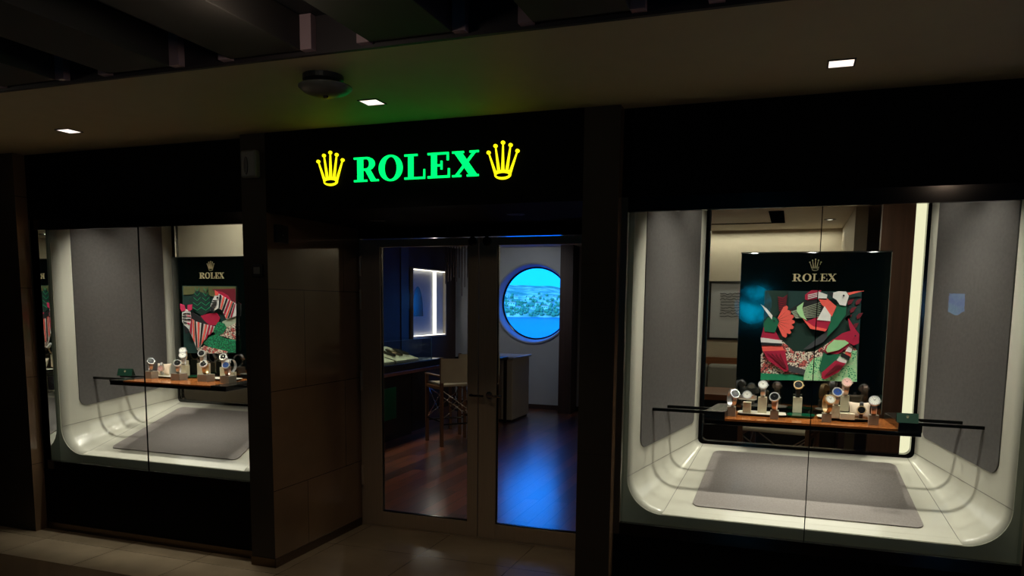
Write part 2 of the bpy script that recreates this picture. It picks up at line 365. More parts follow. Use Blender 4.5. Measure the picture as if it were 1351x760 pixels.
# ------------------------------------------------------------------ display windows
def window(name, ox, label):
    w = struct(empty(name, (.1+ox, YG, 0)), label, 'window')
    x0, x1, zb_, zt_ = -.784+ox, .992+ox, .489, 2.054
    m = MB(); m.box(x0-.031, x0, YG-.012, YG+.02, zb_-.06, zt_+.07); m.box(x1, x1+.035, YG-.012, YG+.02, zb_-.06, zt_+.07)
    B(x0, x1, YG-.012, YG+.02, zb_-.06, zb_).build('bottom_rail', blackgloss, w)
    if ox < -1: m.box(-4.845, x0, YG-.012, YG+.02, zb_-.06, zt_+.07)
    m.build('window_frame', mat('frame_bronze', (96, 84, 68), .3, metal=.5), w)
    B(x0, x1, YG-.012, YG+.02, zt_, zt_+.07).build('head_rail', mat('head_rail_gloss', (120, 110, 104), .1, metal=1), w)
    xm = .104+ox
    B(x0, xm-.002, YG, YG+.008, zb_, zt_).build('glass_pane', glass, w)
    B(xm+.002, x1, YG, YG+.008, zb_, zt_).build('glass_pane', glass, w)
    B(xm-.002, xm+.002, YG, YG+.008, zb_, zt_).build('joint_seal', black_m, w)
    # stone sill / plinth
    pl = struct(empty('trim_'+('4' if ox else '5'), (.1+ox, YG, 0)), ('black plinth panel under the zebra window' if ox else 'black plinth panel under the bird window'), 'plinth')
    B(-.815+ox if not ox else -4.845, 1.03+ox if not ox else -3.026, YG-.006, YG+.1, .05, .429).build('plinth_panel', black_m, pl)
    B(-.815+ox if not ox else -4.845, 1.03+ox if not ox else -3.026, YG-.012, YG+.1, 0, .05).build('kick_trim', bronze, pl)
    return w
window('window_1', 0, 'large two-pane display window to the right of the doors')
window('window_2', FX, 'two-pane display window at left of the doors')

# mirror reveals at left side of each window
def niche(ox, Y1, Y2, w1, w2, c1, c2, f1, f2, label):
    n = empty('display_niche', (c1+ox, Y1, f1), label=label, cat='display niche')
    R1, R2, ZT = .185, .03, 2.5
    nd = 14
    def prof(t, inset=0.):
        w = w1+(w2-w1)*t; c = c1+(c2-c1)*t+ox; f = f1+(f2-f1)*t; r = R1+(R2-R1)*t; y = Y1+(Y2-Y1)*t
        pts = [(c-w, y, ZT), (c-w, y, f+r)]
        pts += [(c-w+r-r*cos(a), y, f+r-r*sin(a)) for a in [pi/2*i/12 for i in range(1, 13)]]
        pts += [(c+w-r+r*sin(a), y, f+r-r*cos(a)) for a in [pi/2*i/12 for i in range(0, 13)]]
        pts += [(c+w, y, ZT)]
        return pts
    m = MB(); rows = [prof(i/nd) for i in range(nd+1)]; k = len(rows[0])
    m.add([p for r in rows for p in r], [(i*k+j, i*k+j+1, (i+1)*k+j+1, (i+1)*k+j) for i in range(nd) for j in range(k-1)], True)
    sh = m.build('cove_shell', cove, n)
    so = sh.modifiers.new('solid', 'SOLIDIFY'); so.thickness = .012; so.offset = -1
    sh.data.polygons.foreach_set('use_smooth', [True]*len(sh.data.polygons))
    # fine joint lines where curve meets the straight sheets
    for side in (-1, 1):
        for kk in (0, 1):
            pts = []
            for t in (0.0, .5, 1.0):
                w = w1+(w2-w1)*t; c = c1+(c2-c1)*t+ox; f = f1+(f2-f1)*t; r = R1+(R2-R1)*t; y = Y1+(Y2-Y1)*t
                pts.append((c+side*w, y, f+r) if kk == 0 else (c+side*(w-r), y, f))
            MB().tube(pts, .0011, 6).build('panel_joint', mat('joint_grey', (96, 90, 80), .6), n)
    # fascia plate with the rounded opening
    gx0, gx1, gz0, gz1 = -.79+ox, .998+ox, .44, 2.5
    p0 = prof(0); left = [(gx0, Y1, gz1), (gx0, Y1, gz0)]; m = MB(); inner = p0
    half = len(inner)//2
    # strips between the inner outline and the outer rectangle
    outer = []
    for (x, y, z) in inner:
        outer.append((gx0 if x < c1+ox-w1+R1*.35 else (gx1 if x > c1+ox+w1-R1*.35 else x), y, max(gz0, z) if (x < c1+ox-w1+R1*.35 or x > c1+ox+w1-R1*.35) else gz0))
    a = [(p[0], p[1]-.004, p[2]) for p in inner]; o_ = [(p[0], p[1]-.004, p[2]) for p in outer]
    kk = len(a)
    m.add(a+o_, [(j, j+1, kk+j+1, kk+j) for j in range(kk-1)])
    # corner fills
    for i in range(kk-1):
        p, q = o_[i], o_[i+1]
        if (p[0] == gx0 and q[0] != gx0): m.add([p, (gx0, p[1], gz0), q], [(0, 1, 2)])
        if (p[0] != gx1 and q[0] == gx1): m.add([p, (gx1, p[1], gz0), q], [(0, 1, 2)])
    fo = m.build('fascia', fascia_m, n)
    so = fo.modifiers.new('solid', 'SOLIDIFY'); so.thickness = .004; so.offset = 0
    B(gx0-.006, gx0, YG+.02, Y1, gz0, gz1).build('mirror_reveal', mirror_m, n)
    B(gx1, gx1+.006, YG+.02, Y1, gz0, gz1).build('mirror_reveal', mirror_m, n)
    # top light box of the niche
    MB().prism([(c1+ox-w1, Y1-.08, ZT), (c1+ox+w1, Y1-.08, ZT), (c2+ox+w2, Y2, ZT), (c2+ox-w2, Y2, ZT)], (0, 0, .02)).build('top_panel', fascia_m, n)
    # fabric panels on the side walls
    def wallpt(side, t, z, off=.006):
        w = w1+(w2-w1)*t-off; c = c1+(c2-c1)*t+ox; return Vector((c+side*w, Y1+(Y2-Y1)*t, z))
    ta, tb = .145, .90
    za, zb__ = .845+(f1-.523), .915+(f2-.79)
    for side in (-1, 1):
        cr = .055; pts = [wallpt(side, ta, ZT-.01)]
        pts += [wallpt(side, ta+.06-.06*cos(a), za+cr-cr*sin(a)) for a in [pi/2*i/6 for i in range(7)]]
        pts += [wallpt(side, tb-.05+.05*sin(a), zb__+cr*.6-cr*.6*cos(a)) for a in [pi/2*i/6 for i in range(7)]]
        pts += [wallpt(side, tb, ZT-.01)]
        MB().prism(pts, (side*.006, .0, 0)).build('fabric_panel', fabric, n, .001)
    # floor pad
    def flo(x, t, off): return Vector((c1+(c2-c1)*t+ox+x, Y1+(Y2-Y1)*t, f1+(f2-f1)*t+off))
    def rr(x0a, x0b, t0, t1, off, cr=.04, ct=.05):
        pts = []
        for (sx, st, a0) in ((-1, 0, pi), (1, 0, 1.5*pi), (1, 1, 0), (-1, 1, pi/2)):
            for i in range(7):
                a = a0+pi/2*i/6
                tt = (t0+ct if st == 0 else t1-ct)+ct*sin(a); hw = x0a+(x0b-x0a)*(tt-t0)/(t1-t0)
                pts.append(flo(sx*(hw-cr)+cr*cos(a), tt, off))
        return pts
    MB().prism(rr(.545, .475, .13, .89, .001), (0, 0, .006)).build('floor_pad', pad_m, n, .001)
    # raised strip shaped as the lit floor in front of the shelf shadow
    e = [flo(-(w1-R1), .0, .0), flo((w1-R1), .0, .0), flo((w1-R1)-.01, .055, 0), flo(-(w1-R1)+.01, .055, 0)]
    MB().prism(e, (0, 0, .003)).build('lit_front_strip', cove, n, .001)
    # black frame of the back opening
    X0, X1, Zb = c2+ox-w2, c2+ox+w2, f2
    m = MB(); t = .02; r = .035
    def rnd(d): # rounded U
        pts = [(X0+d, ZT)]
        pts += [(X0+d+r-r*cos(a), Zb+d+r-r*sin(a)) for a in [pi/2*i/6 for i in range(7)]]
        pts += [(X1-d-r+r*sin(a), Zb+d+r-r*cos(a)) for a in [pi/2*i/6 for i in range(7)]]
        return pts+[(X1-d, ZT)]
    a, b_ = rnd(-.012), rnd(.016)
    for i in range(len(a)-1):
        m.prism([(a[i][0], Y2-.006, a[i][1]), (a[i+1][0], Y2-.006, a[i+1][1]), (b_[i+1][0], Y2-.006, b_[i+1][1]), (b_[i][0], Y2-.006, b_[i][1])], (0, .05, 0))
    m.build('back_frame', blackgloss, n)
    MB().box(X0+.016, X0+.024, Y2+.0, Y2+.01, Zb+.02, ZT).build('chrome_strip', chrome, n)
    B(X0+.024, X1-.016, Y2+.012, Y2+.018, Zb+.016, ZT).build('back_glass', glass, n)
    return n
NR = dict(Y1=3.90, Y2=4.6, w1=.87, w2=.573, c1=.1, c2=.084, f1=.523, f2=.79)
NL = dict(Y1=3.90, Y2=4.72, w1=.87, w2=.573, c1=.1, c2=.072, f1=.523, f2=.806)
niche(0, label='cream curved niche inside the bird window with grey fabric sides', **NR)
niche(FX, label='cream curved niche inside the zebra window with grey fabric sides', **NL)

# ------------------------------------------------------------------ shelves
def shelf(x0, x1, y0, y1, z, rods, capw, label):
    s = empty('display_shelf', ((x0+x1)/2, y0, z-.045), label=label, cat='shelf')
    MB().prism([(x0+capw, y0, z-.012), (x1-capw, y0, z-.012), (x1-capw-.03, y1, z-.012), (x0+capw+.03, y1, z-.012)], (0, 0, .012)).build('wood_top', shelf_wood, s, .001)
    MB().prism([(x0+.002, y0+.002, z-.034), (x1-.002, y0+.002, z-.034), (x1-.04, y1, z-.034), (x0+.04, y1, z-.034)], (0, 0, .0215)).build('tray_body', blackgloss, s, .002)
    for sd in (0, 1):
        if sd == 0: p = [(x0, y0, z-.013), (x0+capw-.0005, y0, z-.013), (x0+capw+.0295, y1, z-.013), (x0+.04, y1, z-.013)]
        else: p = [(x1-capw+.0005, y0, z-.013), (x1, y0, z-.013), (x1-.04, y1, z-.013), (x1-capw-.0295, y1, z-.013)]
        MB().prism(p, (0, 0, .013+(.036 if x0 > -1 else .0005))).build('end_cap', cap_m, s, .001)
    for (ax, bx, y, zz) in rods:
        rm = mat('rod_dark_metal', (44, 42, 40), .25, metal=.6)
        B(ax, x0+.03, y-.008, y+.008, zz-.016, zz).build('support_rod', rm, s, .001)
        B(x1-.03, bx, y-.008, y+.008, zz-.016, zz).build('support_rod', rm, s, .001)
    return s
def wallx(side, Y, N, ox): t = (Y-N['Y1'])/(N['Y2']-N['Y1']); return N['c1']+(N['c2']-N['c1'])*t+ox+side*(N['w1']+(N['w2']-N['w1'])*t)
ZS = 1.017
SY0, SY1 = 4.0, 4.40
xl = atZ(929, 547, ZS).x; xr = atZ(1217, 567, ZS).x
RY = (4.105, 4.25)
SY0 = 4.09
xl = atY(929, 549, SY0).x; xr = atY(1217, 568, SY0).x
shelf(xl, xr, SY0, 4.44, ZS, [(wallx(-1, y, NR, 0)+.002, wallx(1, y, NR, 0)-.002, y, ZS+.035) for y in RY], .105, 'walnut-topped glass shelf with metal ends in the bird window')
LY0 = 3.97; ZSL = 1.05
lx0 = atY(144, 500, LY0).x; lx1 = atY(298, 512, LY0).x
shelf(lx0, lx1, LY0, 4.43, ZSL, [(wallx(-1, y, NL, FX)+.002, wallx(1, y, NL, FX)-.002, y, ZSL-.003) for y in (4.12, 4.30)], .125, 'walnut-topped shelf with dark metal ends in the zebra window')

# ------------------------------------------------------------------ display panels with artwork
def px_poly(pts, o, s, Y): return [atY(o[0]+u/s, o[1]+v/s, Y) for u, v in pts]
pal = {}
def pc(name, rgb, rough=.65): return mat('paper_'+name, rgb, rough, noise=.05, nscale=30, bump=.15, bscale=300)
P_ = {n: pc(n, c) for n, c in dict(crimson=(176, 18, 60), coral=(244, 96, 84), white=(232, 230, 224), black=(22, 22, 26), green=(14, 104, 72), dkgreen=(9, 46, 36), pale=(172, 222, 160), teal=(16, 54, 50), grey=(64, 66, 70), maroon=(110, 18, 36), olive=(96, 96, 56), leaf=(20, 140, 96), palegrey=(176, 186, 160), pink=(214, 50, 96)).items()}
P_['pebble'] = dots('paper_pebbles', (232, 220, 200), (70, 44, 44), (206, 96, 90), 120, .56)
P_['scale'] = dots('paper_scales', (30, 150, 100), (170, 226, 170), (200, 226, 180), 120, .42)
P_['bush'] = dots('paper_bush', (14, 150, 92), (10, 90, 60), (30, 160, 110), 90, .45)
PL = list(P_.values()); PN = list(P_.keys())
class Art:
    def __init__(s, o, sc_, Y): s.o = o; s.s = sc_; s.Y = Y; s.mb = MB(); s.l = 0
    def p(s, c, pts, l=None, t=.0035):
        l = s.l if l is None else l; y = s.Y-l*.0026
        s.mb.k = PN.index(c); s.mb.prism(px_poly(pts, s.o, s.s, y), (0, -t, 0)); s.l = l+1 if l == s.l else s.l
        return s
    def stripes(s, U, Lw, cs, l, fill=.55):
        def ev(pl, t):
            k = t*(len(pl)-1); i = min(int(k), len(pl)-2); f = k-i; return (pl[i][0]+(pl[i+1][0]-pl[i][0])*f, pl[i][1]+(pl[i+1][1]-pl[i][1])*f)
        n = len(cs)
        for i, c in enumerate(cs):
            a = (i+.5-fill/2)/n; b = (i+.5+fill/2)/n
            s.p(c, [ev(U, a), ev(U, b), ev(Lw, b), ev(Lw, a)], l)
        return s
    def circ(s, c, x, y, r, l): return s.p(c, [(x+r*cos(i*pi/8), y+r*sin(i*pi/8)) for i in range(16)], l)
    def build(s, name, parent): o = s.mb.build(name, PL, parent); s.mb = MB(); return o

def display_panel(x0, x1, z0, z1, Y, label):
    d = empty('display_stand', ((x0+x1)/2, Y, z0), label=label, cat='display panel')
    B(x0, x1, Y, Y+.03, z0, z1).build('panel_slab', pan_green, d, .002)
    B(x0-.003, x1+.003, Y+.003, Y+.027, z1-.001, z1+.005).build('edge_trim', mat('matt_grey_trim', (40, 42, 40), .9, spec=.05), d)
    m = MB(); m.box(x0+.03, x1-.03, Y-.05, Y+.09, z0-.012, z0)
    m.build('panel_foot', blackgloss, d, .002)
    cx = (x0+x1)/2
    return d
def small_logo(d, px, Y, cr, z_):
    """px: letters (ch, x0, x1), y range; cr crown px range"""
    lt, (ya, yb) = px
    xs = [(ch, atY(a, (ya+yb)/2, Y).x, atY(c, (ya+yb)/2, Y).x) for ch, a, c in lt]
    zb_, zt_ = atY((lt[0][1]+lt[-1][2])/2, yb, Y).z, atY((lt[0][1]+lt[-1][2])/2, ya, Y).z
    for ch, a, c in xs: letter_mb(ch, a, c, zb_, zt_, Y, .004).build('letter', gold, d)
    a, c, y0, y1 = cr; xa, xb = atY(a, y0, Y).x, atY(c, y0, Y).x
    crown_mb((xa+xb)/2, atY((a+c)/2, y0, Y).z, atY((a+c)/2, y1, Y).z, xb-xa, Y, .004).build('crown', [gold, black_m], d)
YP = 4.475
tl = atY(979, 334, YP); tr = atY(1175.5, 332, YP)
br = atY(1163.5, 545, YP)
dr = display_panel(tl.x-.002, (tr.x+br.x)/2+.002, ZS+.014, (tl.z+tr.z)/2, YP, 'glossy dark panel with paper-cut birds standing in the right window')
small_logo(dr, ([('R', 1045, 1058.2), ('O', 1058.8, 1070.6), ('L', 1071.4, 1081), ('E', 1082, 1091.4), ('X', 1092, 1103.2)], (361.2, 371.2)), YP, (1067, 1083.5, 357.5, 341.5), 0)
A = Art((960, 320), 3.8, YP)
A.p('teal', [(187, 240), (672, 248), (648, 698), (165, 688)], 0, .006)
A.p('dkgreen', [(187, 240), (300, 242), (290, 330), (185, 420)], 3)
A.p('dkgreen', [(262, 480), (275, 400), (330, 350), (430, 380), (600, 320), (640, 440), (590, 500), (440, 545), (330, 560)], 3)
for i, (x, y) in enumerate([(600, 300), (612, 340), (590, 380), (625, 420), (640, 300), (645, 370)]): A.p('maroon', [(x, y), (x+12, y-14), (x+34, y-18), (x+20, y+6), (x+4, y+14)], 3)
for i in range(7):
    y = 268+i*11; A.p('maroon', [(278, y+8), (302-i*1.5, y-10), (298-i*1.5, y+2), (278, y+16)], 5); A.p('maroon', [(278, y+8), (250+i, y+2), (254+i, y+11), (278, y+16)], 5)
A.p('pebble', [(166, 560), (230, 500), (272, 490), (330, 545), (440, 545), (540, 480), (600, 500), (650, 540), (648, 600), (400, 660), (167, 660)], 4)
A.p('scale', [(380, 690), (385, 640), (430, 580), (520, 560), (648, 540), (648, 698)], 5)
A.p('leaf', [(166, 655), (380, 664), (382, 692), (165, 688)], 5)
A.build('artwork', dr)
art = dr.children[-1]
A.p('green', [(184, 446), (180, 405), (200, 376), (238, 374), (256, 400), (244, 432), (236, 452)], 8)
for a in (-52, -34, -16, 2, 20, 38, 56):
    r0, r1 = 18, 96; c0 = (240, 395); da = 9
    P = lambda r, d: (c0[0]+r*cos(radians(a+d)), c0[1]+r*sin(radians(a+d)))
    A.p('coral', [P(r0, -6), P(r1*.85, -da), P(r1, -3), P(r1, 3), P(r1*.85, da), P(r0, 6)], 7)
A.p('white', [(165, 308), (195, 330), (225, 366), (222, 386), (206, 366)], 9)
A.p('crimson', [(180, 425), (240, 445), (270, 500), (165, 484)], 7)
A.p('white', [(165, 476), (270, 490), (274, 506), (167, 502)], 8); A.p('black', [(167, 500), (274, 506), (272, 517), (170, 515)], 9)
A.p('coral', [(170, 514), (275, 520), (287, 546), (176, 546)], 8); A.p('crimson', [(178, 545), (287, 540), (306, 640), (286, 648), (205, 592)], 9)
A.p('grey', [(298, 612), (391, 638), (382, 664), (305, 646)], 7); A.circ('black', 233, 392, 4, 10)
for i in range(4): A.p('maroon', [(200+i*20, 556), (203+i*20, 556), (287+i*3, 628), (284+i*3, 630)], 11, .002)
A.build('bird', art)
A.p('black', [(305, 338), (380, 295), (455, 283), (485, 320), (470, 380), (400, 392), (345, 374)], 7)
for i in range(8): A.p('palegrey', [(318+i*3, 346+i*4.4), (465, 300+i*10), (466, 302+i*10), (320+i*3, 349+i*4.4)], 9, .002)
A.p('pale', [(348, 322), (382, 298), (374, 330), (384, 366), (398, 390), (364, 372), (346, 345)], 10)
A.p('crimson', [(388, 262), (420, 239), (470, 240), (450, 282), (400, 290), (388, 285)], 8)
for i in range(3): A.p('white', [(402, 262+i*9), (455, 250+i*8), (455, 254+i*8), (402, 266+i*9)], 10, .002)
A.p('white', [(452, 244), (500, 262), (496, 288), (450, 284)], 9)
A.p('coral', [(455, 280), (500, 280), (545, 320), (522, 372), (500, 340), (470, 310)], 9)
A.p('white', [(448, 388), (486, 318), (518, 366), (515, 394)], 10)
A.p('crimson', [(384, 400), (450, 374), (517, 394), (496, 442), (420, 424)], 9); A.p('coral', [(370, 372), (386, 388), (430, 420), (498, 434), (490, 446), (414, 432)], 10)
A.p('green', [(548, 308), (595, 318), (592, 362), (548, 424), (498, 474), (508, 392), (540, 340)], 8)
A.p('white', [(520, 254), (555, 244), (594, 246), (608, 268), (592, 318), (562, 312), (546, 288), (520, 272)], 10)
A.p('coral', [(600, 252), (640, 244), (686, 242), (640, 254), (608, 264)], 9); A.p('black', [(497, 244), (530, 252), (526, 280), (502, 256)], 11); A.circ('black', 582, 266, 5, 12)
A.p('grey', [(380, 535), (450, 480), (500, 440), (560, 412), (480, 498), (410, 534)], 7)
A.build('bird', art)
A.p('crimson', [(605, 380), (622, 404), (640, 434), (660, 460), (658, 505), (630, 516), (592, 492), (530, 486), (575, 455), (615, 442), (608, 410)], 9)
A.p('crimson', [(484, 545), (492, 518), (530, 484), (600, 486), (614, 512), (560, 556), (500, 566)], 8)
A.p('pale', [(492, 540), (500, 518), (534, 488), (588, 490), (608, 504), (556, 540), (500, 552)], 10)
A.p('green', [(478, 555), (560, 560), (548, 600), (484, 655), (458, 642)], 8)
A.p('white', [(606, 522), (624, 534), (618, 552), (590, 545)], 11); A.p('coral', [(596, 530), (620, 545), (618, 580), (588, 562)], 10)
A.p('black', [(572, 550), (615, 572), (608, 592), (566, 570)], 11); A.p('white', [(562, 570), (600, 592), (590, 612), (546, 590)], 10)
A.p('crimson', [(472, 652), (540, 592), (592, 606), (556, 650), (486, 686), (470, 680)], 11); A.circ('black', 640, 468, 4, 12)
for i in range(4): A.p('maroon', [(486+i*6, 668-i*2), (550+i*10, 606+i*3), (552+i*10, 608+i*3), (489+i*6, 670-i*2)], 13, .002)
A.build('bird', art)

YPL = 4.47
tl = atY(226, 340, YPL)
xw = (tr.x-atY(979, 334, YP).x)
dl = display_panel(tl.x, tl.x+.735, ZSL+.014, tl.z, YPL, 'glossy dark panel with paper-cut zebras standing in the left window')
small_logo(dl, ([('R', 263, 270.6), ('O', 270.8, 277.3), ('L', 278, 283.2), ('E', 284, 289), ('X', 289.4, 295.6)], (359.6, 367.6)), YPL, (273.6, 283.2, 357.5, 344.5), 0)
A = Art((220, 330), 5.0667, YPL)
A.p('teal', [(107, 238), (465, 240), (463, 690), (120, 688)], 0, .006)
A.p('olive', [(112, 242), (462, 244), (462, 340), (340, 320), (240, 290), (112, 300)], 3)
A.p('maroon', [(300, 262), (460, 258), (462, 360), (400, 300)], 4)
A.p('dkgreen', [(150, 330), (200, 270), (290, 300), (300, 400), (240, 440), (170, 400)], 4)
for cx_, cy_ in ((205, 400), (262, 400)):
    for i in range(9):
        y = cy_-i*16
        A.p('teal' if i % 2 else 'leaf', [(cx_, y), (cx_-34+i*2, y-22), (cx_-30+i*2, y-14), (cx_, y+4)], 5, .002); A.p('teal' if i % 2 else 'leaf', [(cx_, y), (cx_+30-i*2, y-24), (cx_+28-i*2, y-16), (cx_, y+4)], 5, .002)
A.p('crimson', [(228, 440), (280, 424), (335, 418), (358, 455), (340, 500), (280, 505)], 5)
A.p('palegrey', [(372, 478), (462, 438), (462, 500), (390, 520)], 6)
A.p('pebble', [(330, 570), (400, 520), (462, 488), (462, 605), (380, 575)], 7)
A.p('bush', [(310, 530), (345, 480), (385, 490), (402, 520), (380, 555), (330, 575)], 8)
A.p('bush', [(248, 622), (290, 575), (330, 565), (400, 592), (460, 600), (462, 686), (330, 682)], 9)
A.p('pebble', [(205, 668), (250, 638), (330, 660), (410, 678), (400, 690), (212, 690)], 10)
A.build('artwork', dl); art = dl.children[-1]
A.p('crimson', [(325, 272), (370, 280), (410, 305), (436, 345), (400, 340), (330, 302)], 8)
A.p('coral', [(322, 268), (344, 282), (348, 300), (326, 304)], 10)
A.p('white', [(322, 304), (350, 292), (440, 345), (465, 360), (465, 440), (400, 462), (372, 402), (345, 388), (312, 412), (293, 404), (294, 372), (306, 340)], 9)
A.stripes([(350, 294), (400, 322), (440, 346), (463, 362)], [(345, 386), (372, 402), (398, 458), (440, 448)], ['black', 'coral', 'black', 'crimson', 'coral', 'black', 'crimson'], 11, .5)
A.stripes([(312, 330), (298, 360), (294, 385)], [(338, 330), (334, 360), (322, 388)], ['black', 'black', 'black', 'black'], 11, .4)
A.p('black', [(292, 380), (318, 390), (312, 412), (294, 406)], 12); A.circ('black', 340, 318, 6, 12)
A.build('zebra', art)
A.p('black', [(160, 408), (215, 440), (282, 500), (200, 486), (160, 470)], 8)
A.p('pink', [(92, 358), (118, 368), (128, 402), (104, 412), (92, 392)], 12); A.p('pink', [(142, 366), (172, 362), (170, 396), (150, 410), (140, 396)], 12)
A.p('white', [(104, 414), (130, 394), (160, 412), (166, 470), (152, 532), (128, 522), (106, 476)], 11)
A.p('white', [(160, 452), (192, 476), (262, 496), (322, 510), (312, 546), (270, 572), (230, 640), (206, 668), (176, 590), (150, 532)], 9)
A.stripes([(162, 452), (192, 476), (262, 496), (320, 510)], [(152, 532), (205, 660), (232, 630), (306, 548)], ['crimson', 'coral', 'black', 'coral', 'black', 'coral', 'crimson', 'crimson'], 11, .5)
A.stripes([(108, 420), (106, 450), (112, 490)], [(130, 412), (132, 450), (136, 500)], ['black', 'black', 'black', 'black'], 13, .3)
A.stripes([(134, 412), (138, 450), (140, 500)], [(158, 418), (162, 450), (152, 510)], ['black', 'pink', 'black', 'pink'], 13, .3)
A.p('black', [(118, 500), (146, 528), (150, 548), (130, 560), (118, 530)], 13); A.p('black', [(118, 366), (142, 362), (138, 400), (124, 400)], 10)
A.build('zebra', art)

# ------------------------------------------------------------------ watches, blocks, trays
def watch(loc, rz, case, dial, strap, label, group, s=1.36, kind='loop', tilt=32):
    w = empty('wristwatch', loc, rz, label=label, cat='watch', group=group)
    ct, st = cos(radians(tilt)), sin(radians(tilt)); ax = Vector((0, -ct, st))
    if kind == 'loop':
        ry, rz_, zc = .025*s, .033*s, .034*s; wd = .0095*s; hor = False
    elif kind == 'wide':
        ry, rz_, zc = .02*s, .02*s, .022*s; wd = .009*s; hor = True
    elif kind == 'flat':
        ry, rz_, zc = .012*s, .036*s, .038*s; wd = .008*s; hor = False
    m = MB(); n = 36; vs = []
    for i in range(n):
        a = 2*pi*i/n
        if hor:
            R_ = .036*s; p = Vector((R_*cos(a), R_*.62*sin(a), .013*s+.006*s*(1-sin(a)))); nr = Vector((cos(a), sin(a), .1)).normalized(); wdir = Vector((0, -.25, 1)).normalized()
        else:
            p = Vector((0, -ry*cos(a), zc+rz_*sin(a))); nr = Vector((0, -cos(a)/ry, sin(a)/rz_)).normalized(); wdir = Vector((1, 0, 0))
        t = .0016*s; ww = wd*(.8+.2*abs(cos(a-radians(tilt))))
        vs += [p+nr*t+wdir*ww, p+nr*t-wdir*ww, p-nr*t-wdir*ww, p-nr*t+wdir*ww]
    fs = []
    for i in range(n):
        j = (i+1) % n
        for k in range(4): fs.append((i*4+k, i*4+(k+1) % 4, j*4+(k+1) % 4, j*4+k))
    m.add(vs, fs); m.build('bracelet', strap, w, .0006, local=True)
    if hor: o = Vector((0, -.022*s, .03*s))
    elif kind == 'flat': o = Vector((0, -ry-.001, zc+.002))
    else: o = Vector((0, -ry*ct*1.0, zc+rz_*st))
    r = .0195*s
    MB().lathe([(r*.8, -.004*s), (r, -.001*s), (r, .004*s), (r*.98, .0052*s)], o, ax).build('case', case, w, local=True)
    MB().lathe([(r*.98, .0052*s), (r*.95, .0078*s), (r*.80, .0078*s), (r*.78, .0062*s)], o, ax, cap=False).build('bezel', case, w, local=True)
    d = MB(); d.k = 0; d.lathe([(r*.80, .0052*s), (r*.80, .0064*s)], o, ax)
    u = Vector((1, 0, 0)); v = ax.cross(u)
    d.k = 1
    for i in range(12):
        a = i*pi/6; c = o+ax*.0066*s+(u*cos(a)+v*sin(a))*r*.66
        e1 = (u*cos(a)+v*sin(a))*r*.08; e2 = (u*-sin(a)+v*cos(a))*r*.035
        d.prism([c-e1-e2, c+e1-e2, c+e1+e2, c-e1+e2], ax*.0004)
    dd = d.build('dial', [dial, chrome if dial is not dialw else blackp], w, local=True)
    h = MB()
    for a, ln, wdh in ((radians(62), .42, .05), (radians(128), .62, .035)):
        e1 = (u*cos(a)+v*sin(a))*r*ln; e2 = (u*-sin(a)+v*cos(a))*r*wdh; c = o+ax*.0071*s
        h.prism([c-e2, c+e1-e2*.4, c+e1+e2*.4, c+e2], ax*.0003)
    h.build('hands', chrome if dial is not dialw else blackp, dd, local=True)
    MB().lathe([(.0024*s, 0), (.0024*s, .0035*s)], o+u*(r*.98)+ax*.001*s, u, 12).build('winding_crown', case, w, local=True)
    return w
def ymap(y, z):
    """keep things inside the real depth of their shelf"""
    if z < ZSL-.002 or z > ZSL+.02 or z == ZS+T: return 4.17+(y-4.40)*.42
    return 4.16+(y-4.40)*.55
def block(p0, p1, ybot, ytop, zb_, m, label, group, depth=None, name='display_block'):
    a = atZ(p0, ybot, zb_); c = atZ(p1, ybot+.6, zb_); y = ymap((a.y+c.y)/2, zb_)
    a = atY(p0, ybot, y); c = atY(p1, ybot, y); w = c.x-a.x; top = zb_+atY((p0+p1)/2, ytop, y).z-atY((p0+p1)/2, ybot, y).z
    dp = depth or w
    o = B(a.x, c.x, y, y+dp, zb_, top).build(name, m, None, .0015)
    tag(o, label, 'display block', group)
    return Vector(((a.x+c.x)/2, y+dp*.45, top))
def tray(xc, yc, z, rx, ry, m, label, thick=.012):
    t = empty('display_tray', (xc, yc, z), label=label, cat='tray', group=None)
    q = MB(); n = 40
    sup = lambda a, r, k=.55: (rx*r*math.copysign(abs(cos(a))**k, cos(a)), ry*r*math.copysign(abs(sin(a))**k, sin(a)))
    ringp = [(.80, .0), (.86, .001), (1.0, thick-.002), (1.0, thick)]
    vs = []
    for r, h in ringp: vs += [(*sup(2*pi*i/n, r), h) for i in range(n)]
    q.add(vs, [(i*n+j, i*n+(j+1) % n, (i+1)*n+(j+1) % n, (i+1)*n+j) for i in range(len(ringp)-1) for j in range(n)]+[tuple(range(n-1, -1, -1))], True)
    q.build('tray_base', under if m is not greent else greent, t, local=True)
    q = MB(); vs = []
    for h in (thick-.001, thick+.001): vs += [(*sup(2*pi*i/n, 1.0), h) for i in range(n)]
    q.add(vs, [(j, (j+1) % n, n+(j+1) % n, n+j) for j in range(n)]+[tuple(range(n-1, -1, -1)), tuple(range(n, 2*n))])
    q.build('tray_top', m, t, local=True)
    return t
